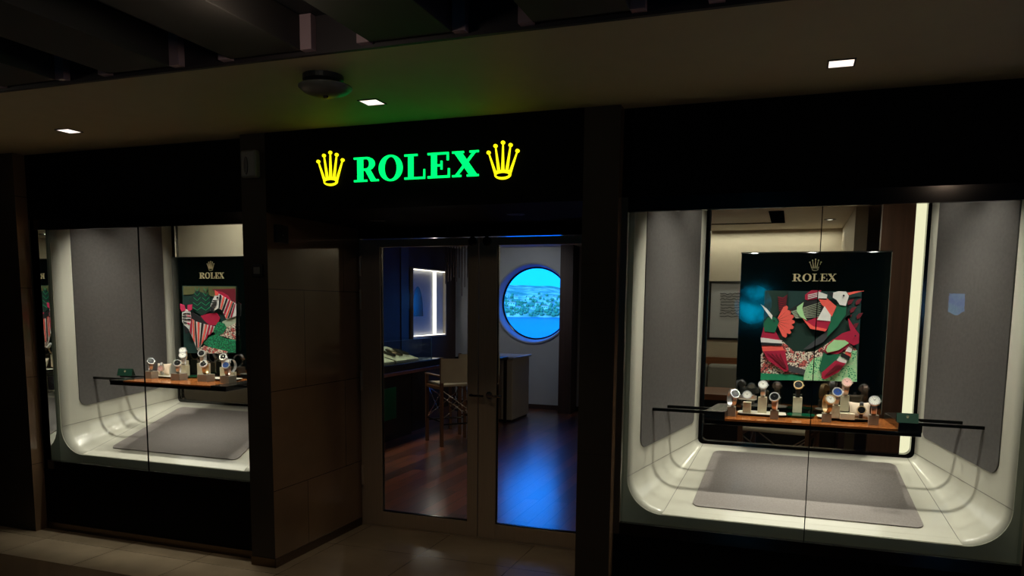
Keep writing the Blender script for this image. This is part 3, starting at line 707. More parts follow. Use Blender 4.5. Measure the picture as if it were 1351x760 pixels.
def pillow(xc, yc, z, w, label, dialm, case, wl, group, rz=0):
    p = MB(); n = 14; vs = []
    for side in (1, -1):
        for i in range(n+1):
            for j in range(n+1):
                u = i/n*2-1; v = j/n*2-1
                pinch = 1-.13*(1-abs(u)**2)*abs(v)**2; pin2 = 1-.13*(1-abs(v)**2)*abs(u)**2
                th = .36*((1-u**2)*(1-v**2))**.55
                vs.append((u*w/2*pin2, side*-th*w/2*.9, (v*pinch)*w/2*.86))
    k = (n+1)**2
    f = [(i*(n+1)+j, (i+1)*(n+1)+j, (i+1)*(n+1)+j+1, i*(n+1)+j+1) for i in range(n) for j in range(n)]
    p.add(vs, f+[tuple(a+k for a in reversed(q)) for q in f], True)
    M = Matrix.Rotation(radians(-20), 4, 'X'); p.xf(M)
    zmin = min(v[2] for v in p.v); p.v = [(v[0], v[1], v[2]-zmin) for v in p.v]
    o = p.build('watch_pillow', pillow_m); o.location = (xc, yc, z); o.rotation_euler = (0, 0, rz); tag(o, label, 'cushion')
    q_ = Vector((.005, -.19*w-.01, 0)); q_.rotate(Matrix.Rotation(rz, 3, 'Z'))
    watch((xc+q_.x, yc+q_.y, z+.006), rz, case, dialm, strapk if dialm is dialk else steelw, wl, group, 1.15, 'flat', 18)

T = .014
GW = 'watches on the right window shelf'; GB = 'display blocks on the right window shelf'
T = .014
# trays right
def trayc(x0, x1, yb, z, m, label, ry=.085):
    a = atZ(x0, yb, z+.012); c = atZ(x1, yb, z+.012); y = ymap((a.y+c.y)/2, z)+ry*.45
    a = atY(x0, yb, y); c = atY(x1, yb, y)
    if z < ZSL-.01: a.x = max(a.x, xl+.155); c.x = min(c.x, xr-.155)
    z += .0006
    tray((a.x+c.x)/2, y, z, (c.x-a.x)/2, ry, m, label)
trayc(972, 1040, 534.5, ZS, whitet, 'long white display tray at the left half of the bird window shelf', .07)
trayc(1037, 1076, 536, ZS, greent, 'glossy green display tray in the middle of the bird window shelf', .06)
trayc(1078, 1149, 539, ZS, whitet, 'long white display tray carrying the cushion in the bird window', .07)
p = block(959, 970.3, 541, 528.5, ZS, taupe, 'small taupe cube at the left end of the right window shelf', GB)
watch(p, .5, steelw, dialk, steelw, 'steel watch on the leftmost taupe cube of the bird window', GW)
p = block(980, 990.8, 534, 520, ZS+T, ivory, 'short ivory block carrying the watch with an oval bracelet', GB)
watch(p, 0, steelw, dialw, steelw, 'steel watch with its bracelet spread in an oval on an ivory block', GW, 1.3, 'wide', 28)
p = block(999.8, 1011.4, 533, 512.3, ZS+T, ivory, 'tall ivory block second from the left, on the white tray', GB)
watch(p, 0, steelw, dialw, steelw, 'pale-dialled steel watch on the tall ivory block over the left tray', GW, 1.3)
p = block(1016, 1027.3, 545, 533.5, ZS, taupe, 'small taupe cube in front of the gap left of the green tray', GB)
watch(p, -.1, steelw, dialk, rosew, 'steel watch with black dial on the taupe cube left of the green tray', GW)
p = block(1046.2, 1058.4, 530, 509.7, ZS+T, ivory, 'tall ivory block on the green tray', GB)
watch(p, 0, goldw, dialk, strapk, 'watch with dark dial and black strap on the tall block over the green tray', GW, 1.3)
p = block(1084.5, 1097.2, 549.5, 537.4, ZS, taupe, 'small taupe cube just right of the pane joint', GB)
watch(p, .35, goldw, dialw, goldw, 'gold watch with white dial on the taupe cube right of the pane joint', GW)
p = block(1096.4, 1108.4, 541, 524.3, ZS+T, ivory, 'medium ivory block beside the tallest right block', GB)
watch(p, .1, steelw, dialb, steelw, 'steel watch with blue dial on the medium ivory block', GW, 1.34)
a = atY(1108.5, 537, 4.25)
o = tag(B(a.x, a.x+.07, 4.22, 4.275, ZS+T, ZS+T+.03).build('display_riser', ivory, None, .001), 'low ivory riser under the tallest right block', 'display block')
p = block(1109, 1120.3, 531.5, 511.2, ZS+T+.03, ivory, 'tallest ivory block standing on the low riser', GB, .038)
watch(p, .1, rosew, dialp, rosew, 'rose gold watch with pale pink dial on the tallest right block', GW, 1.34)
a = atZ(1134, 542, ZS+T)
a = atY(1134, 542, ymap(a.y, ZS)+.01); pillow(a.x, a.y, ZS+T, .108, 'small cream pillow holding a watch on the bird window tray', dialk, goldw, 'black watch strapped around the cream pillow in the bird window', GW)
p = block(1146.3, 1159.6, 553, 540, ZS, taupe, 'small taupe cube at the right end of the right window shelf', GB)
watch(p, -.1, steelw, dialw, rosew, 'steel and rose watch with white dial on the rightmost taupe cube', GW, 1.4)
# green card
def card(x0, x1, yb, yt, z, label, rz=0, y=None):
    a = atZ(x0, yb, z) ; yy = y or a.y; a = atY(x0, yb, yy); c = atY(x1, yb, yy); h = atY(x0, yt, yy).z-z
    e = empty('place_card', ((a.x+c.x)/2, yy, z+.0005), rz, label=label, cat='card'); w = (c.x-a.x)/2
    MB().prism([(-w, 0, 0), (w, 0, 0), (w, .02, h), (-w, .02, h)], (0, .002, 0)).build('card_front', greencard, e, local=True)
    MB().prism([(-w, .05, 0), (w, .05, 0), (w, .024, h), (-w, .024, h)], (0, .002, 0)).build('card_back', greencard, e, local=True)
    q = crown_mb(0, h*.5, h*.78, h*.3, 0, .0008); q.v = [(v[0], v[1]+v[2]/h*.02-.0004, v[2]) for v in q.v]; q.build('crown', [gold, greencard], e, local=True)
card(1183, 1212, 557.5, 545.5, ZS+.0365, 'small dark green folded card on the right end of the bird window shelf')
card(156, 171.5, 495.5, 486.5, ZSL+.0015, 'small dark green folded card on the left end of the zebra window shelf', .25)

GW2 = 'watches on the left window shelf'; GB2 = 'display blocks on the left window shelf'
def watch_px(px, z, *a, **k): pass
trayc(202, 247, 490, ZSL, whitet, 'white display tray carrying the cushion in the zebra window', .06)
trayc(241, 263, 489, ZSL, greent, 'green display tray in the middle of the zebra window shelf', .05)
trayc(276, 316, 492.5, ZSL, whitet, 'white display tray at the right part of the zebra window shelf', .06)
p = block(190, 199.5, 494, 484.5, ZSL, taupe, 'small taupe cube left of the cushion in the zebra window', GB2)
watch(p, .9, steelw, dialk, steelw, 'steel watch on the taupe cube left of the cushion in the zebra window', GW2)
a = atZ(215, 489, ZSL+T); a = atY(216, 489, ymap(a.y, ZSL)+.03); pillow(a.x, a.y, ZSL+T, .105, 'cream pillow holding a watch on the zebra window tray', dialp, rosew, 'small rose watch strapped around the pillow in the zebra window', GW2, .25)
p = block(225, 236.6, 496.5, 487.5, ZSL, taupe, 'taupe cube directly right of the cushion in the zebra window', GB2)
watch(p, .6, steelw, dialk, steelw, 'dark-dialled steel watch on the cube right of the cushion', GW2)
p = block(235.5, 245, 488, 474, ZSL+T, ivory, 'short ivory block behind the cube right of the cushion', GB2, .04)
watch(p, .6, steelw, dialw, steelw, 'steel watch on the ivory block behind the cushion-side cube', GW2, 1.36)
p2 = block(238, 246.5, 484.5, 466.5, ZSL+T, ivory, 'tall narrow ivory block at the left edge of the zebra panel', GB2, .022)
watch(p2, .5, steelw, dialw, goldw, 'pale gold watch highest of all in front of the zebra panel edge', GW2, 1.36)
p = block(260, 272.6, 498, 488.5, ZSL, taupe, 'taupe cube in the middle of the zebra window shelf', GB2)
watch(p, .4, steelw, dialk, goldw, 'steel watch with gold bracelet on the middle taupe cube', GW2)
p = block(260, 272, 487.5, 471, ZSL+T, ivory, 'tall ivory block behind the middle taupe cube', GB2, .045)
watch(p, .4, steelw, dialk, steelw, 'steel watch on the tall ivory block behind the middle cube', GW2, 1.36)
p = block(290, 302, 500, 490.5, ZSL, taupe, 'taupe cube at the right of the zebra window shelf', GB2)
watch(p, .4, steelw, dialb, rosew, 'steel watch with blue dial on the rightmost cube of the zebra window', GW2, 1.36)
p = block(290, 299, 490.5, 476.5, ZSL+T, ivory, 'ivory block behind the rightmost cube of the zebra window', GB2, .04)
watch(p, .4, steelw, dialk, steelw, 'dark watch on the ivory block behind the rightmost cube', GW2, 1.36)
p = block(300, 307.5, 491.5, 483, ZSL+T, ivory, 'short ivory block at the right end of the zebra window tray', GB2, .035)
watch(p, -.2, steelw, dialw, steelw, 'bright steel watch furthest right in the zebra window', GW2, 1.3)

# ------------------------------------------------------------------ doors
def door(name, x0, x1, hinge_left, label):
    d = struct(empty(name, ((x0+x1)/2, YD, 0)), label, 'door')
    y0, y1 = YD-.02, YD+.025; zt = 1.978; zb_ = .112; st = .10; sr = .085
    sl, srr = (.155, .075) if hinge_left else (.125, .10)
    m = MB(); m.box(x0, x0+sl, y0, y1, .012, 2.03); m.box(x1-srr, x1, y0, y1, .012, 2.03); m.box(x0+sl, x1-srr, y0, y1, .012, zb_); m.box(x0+sl, x1-srr, y0, y1, zt, 2.03)
    m.build('door_frame', steel, d, .002)
    B(x0+sl, x1-srr, YD-.004, YD+.006, zb_, zt).build('door_glass', doorglass, d)
    m = MB()
    for (a, b_) in ((x0+sl, x0+sl+.006), (x1-srr-.006, x1-srr)): m.box(a, b_, YD-.008, YD+.012, zb_, zt)
    m.box(x0+sl, x1-srr, YD-.008, YD+.012, zb_, zb_+.008); m.build('glazing_bead', blackgloss, d)
    hx = x0 if hinge_left else x1
    for z in (.37, 1.62, 1.85, 1.05) if hinge_left else (.37, 1.75):
        h = MB(); h.lathe([(.011, -.07), (.011, .07)], (hx+(.004 if hinge_left else -.004), YD-.028, z), (0, 0, 1), 14)
        for q in (-.025, .025): h.lathe([(.0125, q-.002), (.0125, q+.002)], (hx+(.004 if hinge_left else -.004), YD-.028, z), (0, 0, 1), 14)
        h.build('hinge', steel, d)
    return d
X0D, XM, X1D = -2.845, -1.952, -1.0
d1 = door('door_1', X0D, XM-.003, True, 'left metal-framed glass door leaf with hinges beside the stone pier')
d2 = door('door_2', XM+.003, X1D, False, 'right metal-framed glass door leaf with a lever handle')
h = MB(); h.tube([(-1.87, YD-.02, .995), (-1.87, YD-.065, .995), (-1.86, YD-.075, .995), (-1.765, YD-.075, .995)], .009, 10)
h.lathe([(.024, 0), (.024, .008)], (-1.87, YD-.02, .995), (0, -1, 0), 18); hh = h.build('door_handle', chrome, d2)
h = MB(); h.tube([(-2.0, YD-.02, .99), (-2.0, YD-.05, .99), (-1.985, YD-.06, .99), (-1.90, YD-.06, .99)], .008, 10); h.build('door_handle', blackgloss, d1)
for x, dd in ((-1.995, d1), (-1.893, d2)):
    MB().lathe([(.03, 0), (.03, .012), (.022, .02), (.001, .022)], (x, YD-.02, 2.005), (0, -1, 0), 20).build('stop_knob', blackgloss, dd)
hd = struct(empty('door_header', (XM, YD, 2.03)), 'dark metal header over the glass doors', 'door header')
B(-2.856, -.992, YD-.03, YD+.03, 2.034, 2.105).build('header_bar', blackgloss, hd)
B(-2.856, X0D-.001, YD-.015, YD+.02, 0, 2.034).build('jamb', steel, hd); B(X1D+.001, -.992, YD-.015, YD+.02, 0, 2.034).build('jamb', steel, hd)
B(-2.856, -.992, YD-.02, YD+.03, .0, .01).build('threshold', steel, hd)
# small fixtures under the bulkhead
for x, y, lb in ((-2.45, 4.25, 'unlit round downlight over the left door leaf'), (-1.5, 4.15, 'unlit round downlight over the right door leaf')):
    e = empty('recessed_spotlight', (x, y, 2.105), label=lb, cat='ceiling light')
    MB().lathe([(.028, 0), (.05, 0), (.052, -.003), (.028, -.004)], (x, y, 2.105), (0, 0, 1), 24, cap=False).build('bezel', bronze, e)
    MB().lathe([(.001, -.001), (.028, -.001), (.028, -.003)], (x, y, 2.105), (0, 0, 1), 24, cap=False).build('lens', white_plastic, e)
e = empty('wall_sensor', (-1.03, 4.3, 2.06), label='small dark sensor with a chrome tip on the pier beside the door head', cat='sensor')
MB().lathe([(.011, 0), (.011, .03)], (-.992, 4.3, 2.02), (-1, 0, 0), 14).build('sensor_tip', chrome, e)
MB().box(-1.0, -.992, 4.28, 4.32, 1.99, 2.07).build('sensor_body', blackp, e)

# ------------------------------------------------------------------ ceiling fixtures
def downlight(x, y, label):
    e = empty('square_downlight', (x, y, CZ), label=label, cat='ceiling light', group='square downlights in the soffit')
    s = .045; m = MB()
    for a, b_, c, d_ in ((-s-.006, s+.006, -s-.006, -s), (-s-.006, s+.006, s, s+.006), (-s-.006, -s, -s, s), (s, s+.006, -s, s)): m.box(x+a, x+b_, y+c, y+d_, CZ-.004, CZ)
    m.build('bezel', blackp, e)
    B(x-s, x+s, y-s, y+s, CZ-.0022, CZ-.0002).build('lamp', lamp_e, e)
    l = bpy.data.lights.new('downlight_spot', 'SPOT'); l.energy = 18 if -3 < x < -1 else 6; l.color = (1, .84, .66); l.spot_size = radians(100); l.spot_blend = .8; l.shadow_soft_size = .04
    lo = bpy.data.objects.new('downlight_spot', l); lo.location = (x, y, CZ-.02); col.objects.link(lo)
p = atZ(91, 172.5, CZ); downlight(p.x, p.y, 'lit square downlight above the zebra window')
p = atZ(491, 134.5, CZ); downlight(p.x, p.y, 'lit square downlight above the glowing sign')
p = atZ(1110, 83, CZ); downlight(p.x, p.y, 'lit square downlight above the bird window')
p = atZ(429, 100, CZ)
e = empty('smoke_detector', (p.x, p.y, CZ), label='round grey detector with a black base hanging from the soffit', cat='smoke detector')
MB().lathe([(.085, 0), (.085, -.02), (.07, -.035), (.05, -.036)], (p.x-.01, p.y, CZ), n=32).build('base', blackp, e)
q = MB(); q.smooth = True; q.lathe([(.001, -.083), (.05, -.08), (.09, -.068), (.112, -.05), (.112, -.045), (.08, -.036), (.05, -.034)], (p.x, p.y, CZ), n=36); q.build('cover', mat('detector_cover', (84, 84, 78), .4), e)
MB().lathe([(.001, -.0905), (.010, -.089), (.012, -.082)], (p.x-.0, p.y-.0, CZ), n=16).build('indicator', chrome, e)

# devices on the stone pier
a = atY(318.5, 199, D-.03); c = atY(340, 234, D-.03)
e = empty('wall_camera', ((a.x+c.x)/2, D, c.z), label='grey box sensor with a black oval lens high on the left pier', cat='camera')
MB().box(a.x, c.x, D-.045, D, c.z, a.z).build('housing', white_plastic, e, .012, seg=3)
q = MB(); q.prism([((a.x*.62+c.x*.38)+.014*cos(i*pi/10), D-.045, (a.z+c.z)/2-.01+.05*sin(i*pi/10)) for i in range(20)], (0, -.004, 0)); q.build('lens', blackp, e, .001)
a = atY(331, 348.5, D-.01); c = atY(346.5, 365.5, D-.01)
e = empty('wall_switch', ((a.x+c.x)/2, D, c.z), label='small square black-framed switch plate on the left pier', cat='switch')
B(a.x, c.x, D-.008, D, c.z, a.z).build('plate', blackp, e, .003); w = (c.x-a.x)*.22; B(a.x+w, c.x-w, D-.013, D-.008, c.z+w, a.z-w).build('button', white_plastic, e, .002)
e = empty('wall_card_reader', (-2.856, 3.83, 1.93), label='small black reader box on the side of the stone pier', cat='card reader')
B(-2.856, -2.83, 3.765, 3.875, 1.94, 2.045).build('reader_body', blackp, e, .005); MB().lathe([(.005, 0), (.005, .002)], (-2.83, 3.82, 1.985), (1, 0, 0), 12).build('indicator', white_plastic, e)

# ------------------------------------------------------------------ store interior
YW = 11.1
PX, PZ, PR = -3.712, 1.612, .545
# far wall with a round hole
n = 64; m = MB()
circ = [(PX+.60*cos(2*pi*i/n), YW, PZ+.60*sin(2*pi*i/n)) for i in range(n)]
x0, x1, z0, z1 = -6.2, 3.5, 0, 2.45
def outer(i):
    a = 2*pi*i/n; dx, dz = cos(a), sin(a); ts = []
    if dx > 1e-9: ts.append((x1-PX)/dx)
    if dx < -1e-9: ts.append((x0-PX)/dx)
    if dz > 1e-9: ts.append((z1-PZ)/dz)
    if dz < -1e-9: ts.append((z0-PZ)/dz)
    t = min(ts); return (PX+dx*t, YW, PZ+dz*t)
out = [outer(i) for i in range(n)]
m.add(circ+out, [(i, n+i, n+(i+1) % n, (i+1) % n) for i in range(n)])
for cx_, cz_ in ((x0, z0), (x1, z0), (x0, z1), (x1, z1)):
    for i in range(n):
        a_, b_ = out[i], out[(i+1) % n]
        if (abs(a_[0]-cx_) < 1e-6 or abs(b_[0]-cx_) < 1e-6) and (abs(a_[2]-cz_) < 1e-6 or abs(b_[2]-cz_) < 1e-6) and abs(a_[0]-b_[0]) > 1e-6 and abs(a_[2]-b_[2]) > 1e-6:
            m.add([a_, b_, (cx_, YW, cz_)], [(0, 1, 2)])
wf = m.build('wall_far', dim_wall); s_ = wf.modifiers.new('solid', 'SOLIDIFY'); s_.thickness = .02; s_.offset = 0
struct(wf)
w3 = struct(empty('window_3', (PX, YW, PZ)), 'round porthole in the far wall looking out to sea', 'porthole')
q = MB(); q.smooth = True; q.lathe([(.615, -.03), (.60, -.035), (.585, -.02), (.56, .10), (.548, .16), (.548, .19), (.60, .19), (.615, .0)], (PX, YW, PZ), (0, 1, 0), 64, cap=False)
q.build('porthole_ring', mat('porthole_liner', (150, 156, 168), .35), w3)
q = MB(); q.smooth = True; q.lathe([(.56, .13), (.532, .135), (.532, .165), (.56, .17)], (PX, YW, PZ), (0, 1, 0), 64, cap=False); q.build('gasket', blackgloss, w3)
MB().lathe([(.55, .15), (.55, .156)], (PX, YW, PZ), (0, 1, 0), 64).build('porthole_glass', portglass, w3)
struct(B(-6.2, 3.5, YW-.02, YW-.01, 0, .07).build('baseboard_far', dark_wood))
struct(B(-6.2, -5.0, 8.0, YW, 0, 2.45).build('wall_left_inner', dark_wood))
struct(B(-6.4, -6.2, 4.0, 11.3, 0, 2.6).build('wall_left_outer', cream_wall))
struct(B(3.5, 3.7, 4.0, 11.3, 0, 2.6).build('wall_right_inner', cream_wall))
struct(B(-6.2, -4.0, 6.0, 6.1, 0, 2.45).build('wall_partition', cream_wall), 'cream partition wall seen behind the zebra window', 'wall')
struct(B(-3.19, -3.0, 10.75, YW-.021, 0, 2.45).build('wall_column', dark_wood), 'dark wood column just right of the porthole', 'column')
# walls closing the shopfront around the niches (top part)
struct(B(-6.2, -2.856, 4.75, 4.80, 2.5, 2.56).build('trim_6', black_m))
for x0_, x1_, y_ in ((FX+.072+.573+.012, -3.026, 4.70), (-.815, .084-.573-.012, 4.58), (.084+.573+.012, 1.6, 4.58), (-6.2, FX+.072-.573-.012, 4.70)):
    struct(B(x0_, x1_, y_, y_+.03, 0, 2.5).build('wall_vitrine_back', cream_wall))
struct(B(.084-.573-.012, .084+.573+.012, 4.58, 4.61, 0, .79-.013).build('wall_vitrine_back', cream_wall))
struct(B(FX+.072-.573-.012, FX+.072+.573+.012, 4.70, 4.73, 0, .806-.013).build('wall_vitrine_back', cream_wall))
# panel on left wall with lit niche
XW = -5.0
L_ = empty('wall_light_niche', (XW, 10.0, 1.0), label='recessed wall display with a glowing cream light strip, over the glass case', cat='wall display')
nz0, nz1, ny0, ny1 = 1.13, 2.07, 9.57, 10.62
B(XW-.0, XW+.006, ny0, ny1, nz0, nz1).build('picture_board', mat('niche_board', (205, 208, 216), .5, noise=.08, nscale=2), L_)
m = MB(); m.box(XW, XW+.05, ny0-.02, ny0, nz0-.02, nz1+.02); m.box(XW, XW+.05, ny1, ny1+.02, nz0-.02, nz1+.02); m.box(XW, XW+.05, ny0, ny1, nz1, nz1+.02); m.box(XW, XW+.05, ny0, ny1, nz0-.02, nz0)
m.build('surround', mat('niche_surround', (190, 180, 170), .5), L_, .004)
m = MB(); m.box(XW+.006, XW+.03, 10.27, 10.33, nz0+.02, nz1-.02); m.box(XW+.03, XW+.046, ny0+.02, ny1-.02, nz1-.012, nz1-.002); m.box(XW+.03, XW+.046, ny0+.02, ny1-.02, nz0+.002, nz0+.01)
m.build('light_strip', led_e, L_)
m = MB(); m.prism([(XW+.006, ny0+.04+.33*(1-cos(a))*.5*1.0, nz0+.28+.42*sin(a)) for a in [pi*i/14 for i in range(15)]], (.004, 0, 0)); m.build('dark_shape', dialk, L_)
struct(B(XW, XW+.012, 9.28, 9.50, 0, 2.45).build('trim_7', mat('blue_grey_panel', (60, 64, 76), .6)))
# counter along the left
C_ = empty('service_counter', (-4.3, 8.0, 0), label='long dark counter with a wood edge along the left wall', cat='counter')
B(-4.95, -4.33, 6.4, 8.3, 0, .78).build('counter_body', counter_m, C_, .005)
B(-4.331, -4.32, 7.0, 7.9, .25, .62).build('green_inlay', greenp, C_)
B(-4.97, -4.19, 6.35, 8.93, .775, .815).build('wood_edge', brown_wood, C_, .004)
B(-4.97, -4.2, 6.35, 8.93, .8155, .90).build('counter_top', counter_m, C_, .004)
B(-4.9, -4.40, 8.45, 8.9, 0, .774).build('end_support', counter_m, C_, .005)
G_ = empty('glass_case', (-4.5, 7.6, .9), label='clear glass display case on the dark counter', cat='display case')
m = MB(); x0_, x1_, y0_, y1_, z0_, z1_ = -4.85, -4.21, 6.45, 8.62, .901, 1.17
m.box(x1_-.006, x1_, y0_, y1_, z0_, z1_); m.box(x0_, x1_-.006, y1_-.006, y1_, z0_, z1_); m.box(x0_, x0_+.006, y0_, y1_-.006, z0_, z1_); m.box(x0_+.006, x1_-.006, y0_, y1_-.006, z1_-.006, z1_)
m.build('case_glass', caseglass, G_)
m = MB(); m.box(x1_-.008, x1_+.001, y1_-.008, y1_+.001, z0_, z1_+.001); m.box(x1_-.008, x1_+.001, y0_, y1_-.008, z1_-.003, z1_+.001); m.build('edge_trim', mat('case_edge', (70, 96, 110), .3), G_)
G2 = 'watch trays in the glass case'; G3 = 'bracelets in the glass case'
for i, (ya, yb) in enumerate(((6.55, 7.16), (7.2, 7.78), (7.82, 8.38))):
    lb = ('cream tray in the glass case nearest the door', 'middle cream tray in the glass case', 'far cream tray in the glass case')[i]
    o = MB().prism([(-4.27, ya, .902), (-4.72, ya, .902), (-4.72, ya, 1.06), (-4.27, ya, .93)], (0, yb-ya, 0)).build('watch_tray', ivory, None, .002); tag(o, lb, 'tray', G2)
    for j in range(3):
        yc = ya+.12+.17*j; q = MB(); cz = 1.01; M = Matrix.Translation((-4.47, yc, cz)) @ Matrix.Rotation(radians(16), 4, 'Y') @ Matrix.Rotation(radians(0), 4, 'X')
        q.tube([(.10*cos(2*pi*t/20), .042*sin(2*pi*t/20), 0) for t in range(20)], .011, 8, True); q.lathe([(.026, -.006), (.026, .012), (.02, .015)], (.10, 0, 0), n=18); q.xf(M)
        o = q.build('bracelet_watch', bronze if j == 1 else cap_m)
        tag(o, 'small metal watch looped flat on the %s tray of the glass case' % ('nearest', 'middle', 'far')[i], 'watch', G3+(' '+('near', 'middle', 'far')[i]+' tray'))

def stool(loc, rz, label):
    s = empty('bar_stool', loc, rz, label=label, cat='stool', group=None)
    W, Dp, H = .24, .22, .72
    for sx in (-1, 1):
        for sy in (-1, 1):
            top = 1.0 if sy == -1 else .80
            MB().box(sx*W-.018, sx*W+.018, sy*Dp-.018, sy*Dp+.018, 0, top if sy < 0 else .78).build('leg', leg_wood, s, .004, local=True)
    MB().box(-W, W, -Dp-.01, Dp+.01, .675, .70).build('seat', canvas, s, .008, local=True)
    q = MB(); 
    for sx in (-1, 1): q.box(sx*W-.014, sx*W+.014, -Dp, Dp, .64, .674)
    q.build('seat_rail', leg_wood, s, .003, local=True)
    q = MB(); n_ = 10; vs = []
    for k_ in (0, 1):
        for i in range(n_+1):
            x = -W-.02+(2*W+.04)*i/n_; yb = -Dp-.022-k_*.006-.02*(1-(x/(W+.02))**2)
            vs += [(x, yb, .72), (x, yb, .99)]
    f = [(i*2, i*2+2, i*2+3, i*2+1) for i in range(n_)]; k2 = 2*(n_+1)
    f += [tuple(a+k2 for a in reversed(z)) for z in f] + [(i*2+1, i*2+3, k2+i*2+3, k2+i*2+1) for i in range(n_)]+[(i*2+2, i*2, k2+i*2, k2+i*2+2) for i in range(n_)]
    q.add(vs, f); q.build('backrest', canvas, s, local=True)
    q = MB()
    for sy in (-1, 1): q.tube([(-W, sy*Dp, .25), (W, sy*Dp, .25)], .009, 8)
    for sx in (-1, 1): q.tube([(sx*W, -Dp, .28), (sx*W, Dp, .28)], .009, 8)
    q.build('footrest', blackgloss, s, local=True)
    q = MB()
    for sy in (-1, 1):
        q.tube([(-W, sy*Dp*.9, .30), (W, sy*Dp*.9, .64)], .006, 8); q.tube([(W, sy*Dp*.92, .30), (-W, sy*Dp*.92, .64)], .006, 8)
    for sx in (-1, 1):
        q.tube([(sx*W*.95, -Dp, .30), (sx*W*.95, Dp, .64)], .006, 8); q.tube([(sx*W*.97, Dp, .30), (sx*W*.97, -Dp, .64)], .006, 8)
    q.build('cross_brace', chrome, s, local=True)
    q = MB()
    for sx in (-1, 1): q.box(sx*W-.02, sx*W+.02, -Dp, Dp+.02, .78, .80)
    q.build('armrest', leg_wood, s, .004, local=True)
    return s
stool((-3.62, 7.98, 0), radians(48), 'canvas-backed bar stool at the counter, seen through the left door')
stool((-3.72, 8.8, 0), radians(40), 'second bar stool, half hidden behind the door stiles by the cabinet')
t = empty('desk_phone', (-4.05, 9.1, .91), label='black terminal with a tilted screen on the far end of the counter', cat='terminal')
tb = tag(empty('side_table', (-3.95, 9.25, 0)), 'dark table behind the canvas stool holding the black terminal', 'table')
B(-4.15, -3.55, 9.18, 9.6, .86, .90).build('table_top', counter_m, tb, .004)
for sx in (-4.12, -3.6):
    for sy in (9.2, 9.55): B(sx, sx+.04, sy, sy+.03, 0, .86).build('leg', counter_m, tb)
B(-3.98, -3.72, 9.25, 9.45, .901, .94).build('base', blackp, t, .008)
MB().prism([(-3.98, 9.36, .94), (-3.72, 9.36, .94), (-3.72, 9.44, 1.08), (-3.98, 9.44, 1.08)], (0, .02, .0)).build('screen', blackp, t, .002)
cb = empty('white_cabinet', (-3.6, 9.9, 0), label='cream cabinet with a blue-lit top near the porthole', cat='cabinet')
B(-3.95, -3.51, 9.65, 10.35, .03, .86).build('cabinet_body', cream_wall, cb, .006); B(-3.97, -3.48, 9.62, 10.37, .861, .885).build('cabinet_top', mat('glossy_top', (200, 206, 214), .08), cb, .003)
B(-3.93, -3.53, 9.67, 10.33, 0, .03).build('plinth', blackp, cb)

# behind the bird window: wall, picture, furniture
YB = 9.1
struct(B(-1.6, .46, YB, YB+.1, 0, 2.45).build('wall_rear', cream_wall), 'cream rear wall seen past the bird panel', 'wall')
struct(B(.46, .56, 7.2, YB, 0, 2.45).build('wall_return', cream_wall))
struct(B(.575, 1.6, 6.2, 6.3, 0, 2.45).build('wall_wood', mat('red_brown_panelling', (104, 72, 58), .4, noise=.2, nscale=3, stretch=(14, 14, .6))), 'dark wood wall panel seen behind the right edge of the bird panel', 'wall panel')
pf = empty('framed_picture', (-.6, YB, 1.2), label='black-framed drawing of scribbled lines on the cream wall', cat='picture')
a = atY(936, 371, YB-.02); c = atY(936, 448, YB-.02); x1_ = a.x+.78
m = MB(); m.box(a.x, a.x+.025, YB-.03, YB, c.z, a.z); m.box(x1_-.025, x1_, YB-.03, YB, c.z, a.z); m.box(a.x, x1_, YB-.03, YB, a.z-.025, a.z); m.box(a.x, x1_, YB-.03, YB, c.z, c.z+.025)
m.build('frame', blackp, pf); B(a.x+.015, x1_-.015, YB-.012, YB, c.z+.015, a.z-.015).build('paper', mat('paper', (190, 192, 196), .6), pf)
m = MB(); rnd = random.Random(3)
for i in range(9):
    z = a.z-.14-i*.032; xx = a.x+.12+rnd.random()*.02; pts = []
    while xx < x1_-.1:
        pts.append((xx, YB-.014, z+rnd.uniform(-.009, .009))); xx += .018
    m.tube(pts, .0035, 5)
m.build('drawn_lines', blackp, pf)
# ceiling details
recess_v = mat('vent_black', (8, 8, 8), .95, spec=0)
e = empty('air_vent', (-.3, 7.0, 2.45), label='narrow black slot vent in the store ceiling', cat='vent')
a = atZ(1018, 294, 2.45); c = atZ(1031, 278, 2.45)
B(a.x, a.x+.13, c.y, a.y, 2.444, 2.45).build('slot', recess_v, e); B(-1.4, a.x, a.y-.03, a.y, 2.444, 2.45).build('slot', recess_v, e)
e = empty('recessed_spotlight', (.3, 8.2, 2.45), label='small round downlight in the store ceiling by the pane joint', cat='ceiling light')
a = atZ(1095, 289.5, 2.449); MB().lathe([(.03, 0), (.055, 0), (.055, -.004), (.03, -.006)], (a.x, a.y, 2.45), n=24, cap=False).build('bezel', blackp, e)
MB().lathe([(.001, -.002), (.03, -.002), (.03, -.004)], (a.x, a.y, 2.45), n=24, cap=False).build('lamp', lamp_e, e)
# light strip standing at the right of the back opening
a = atY(1211, 270, 4.66); c = atY(1225, 270, 4.66)
e = empty('light_column', (a.x, 4.66, .8), label='tall glowing cream light strip at the right edge of the bird niche', cat='light')
B(a.x-.003, c.x-.003, 4.66, 4.68, .795, 2.48).build('diffuser', strip_e, e); B(c.x-.003, c.x+.006, 4.655, 4.69, .795, 2.48).build('edge_profile', chrome, e)
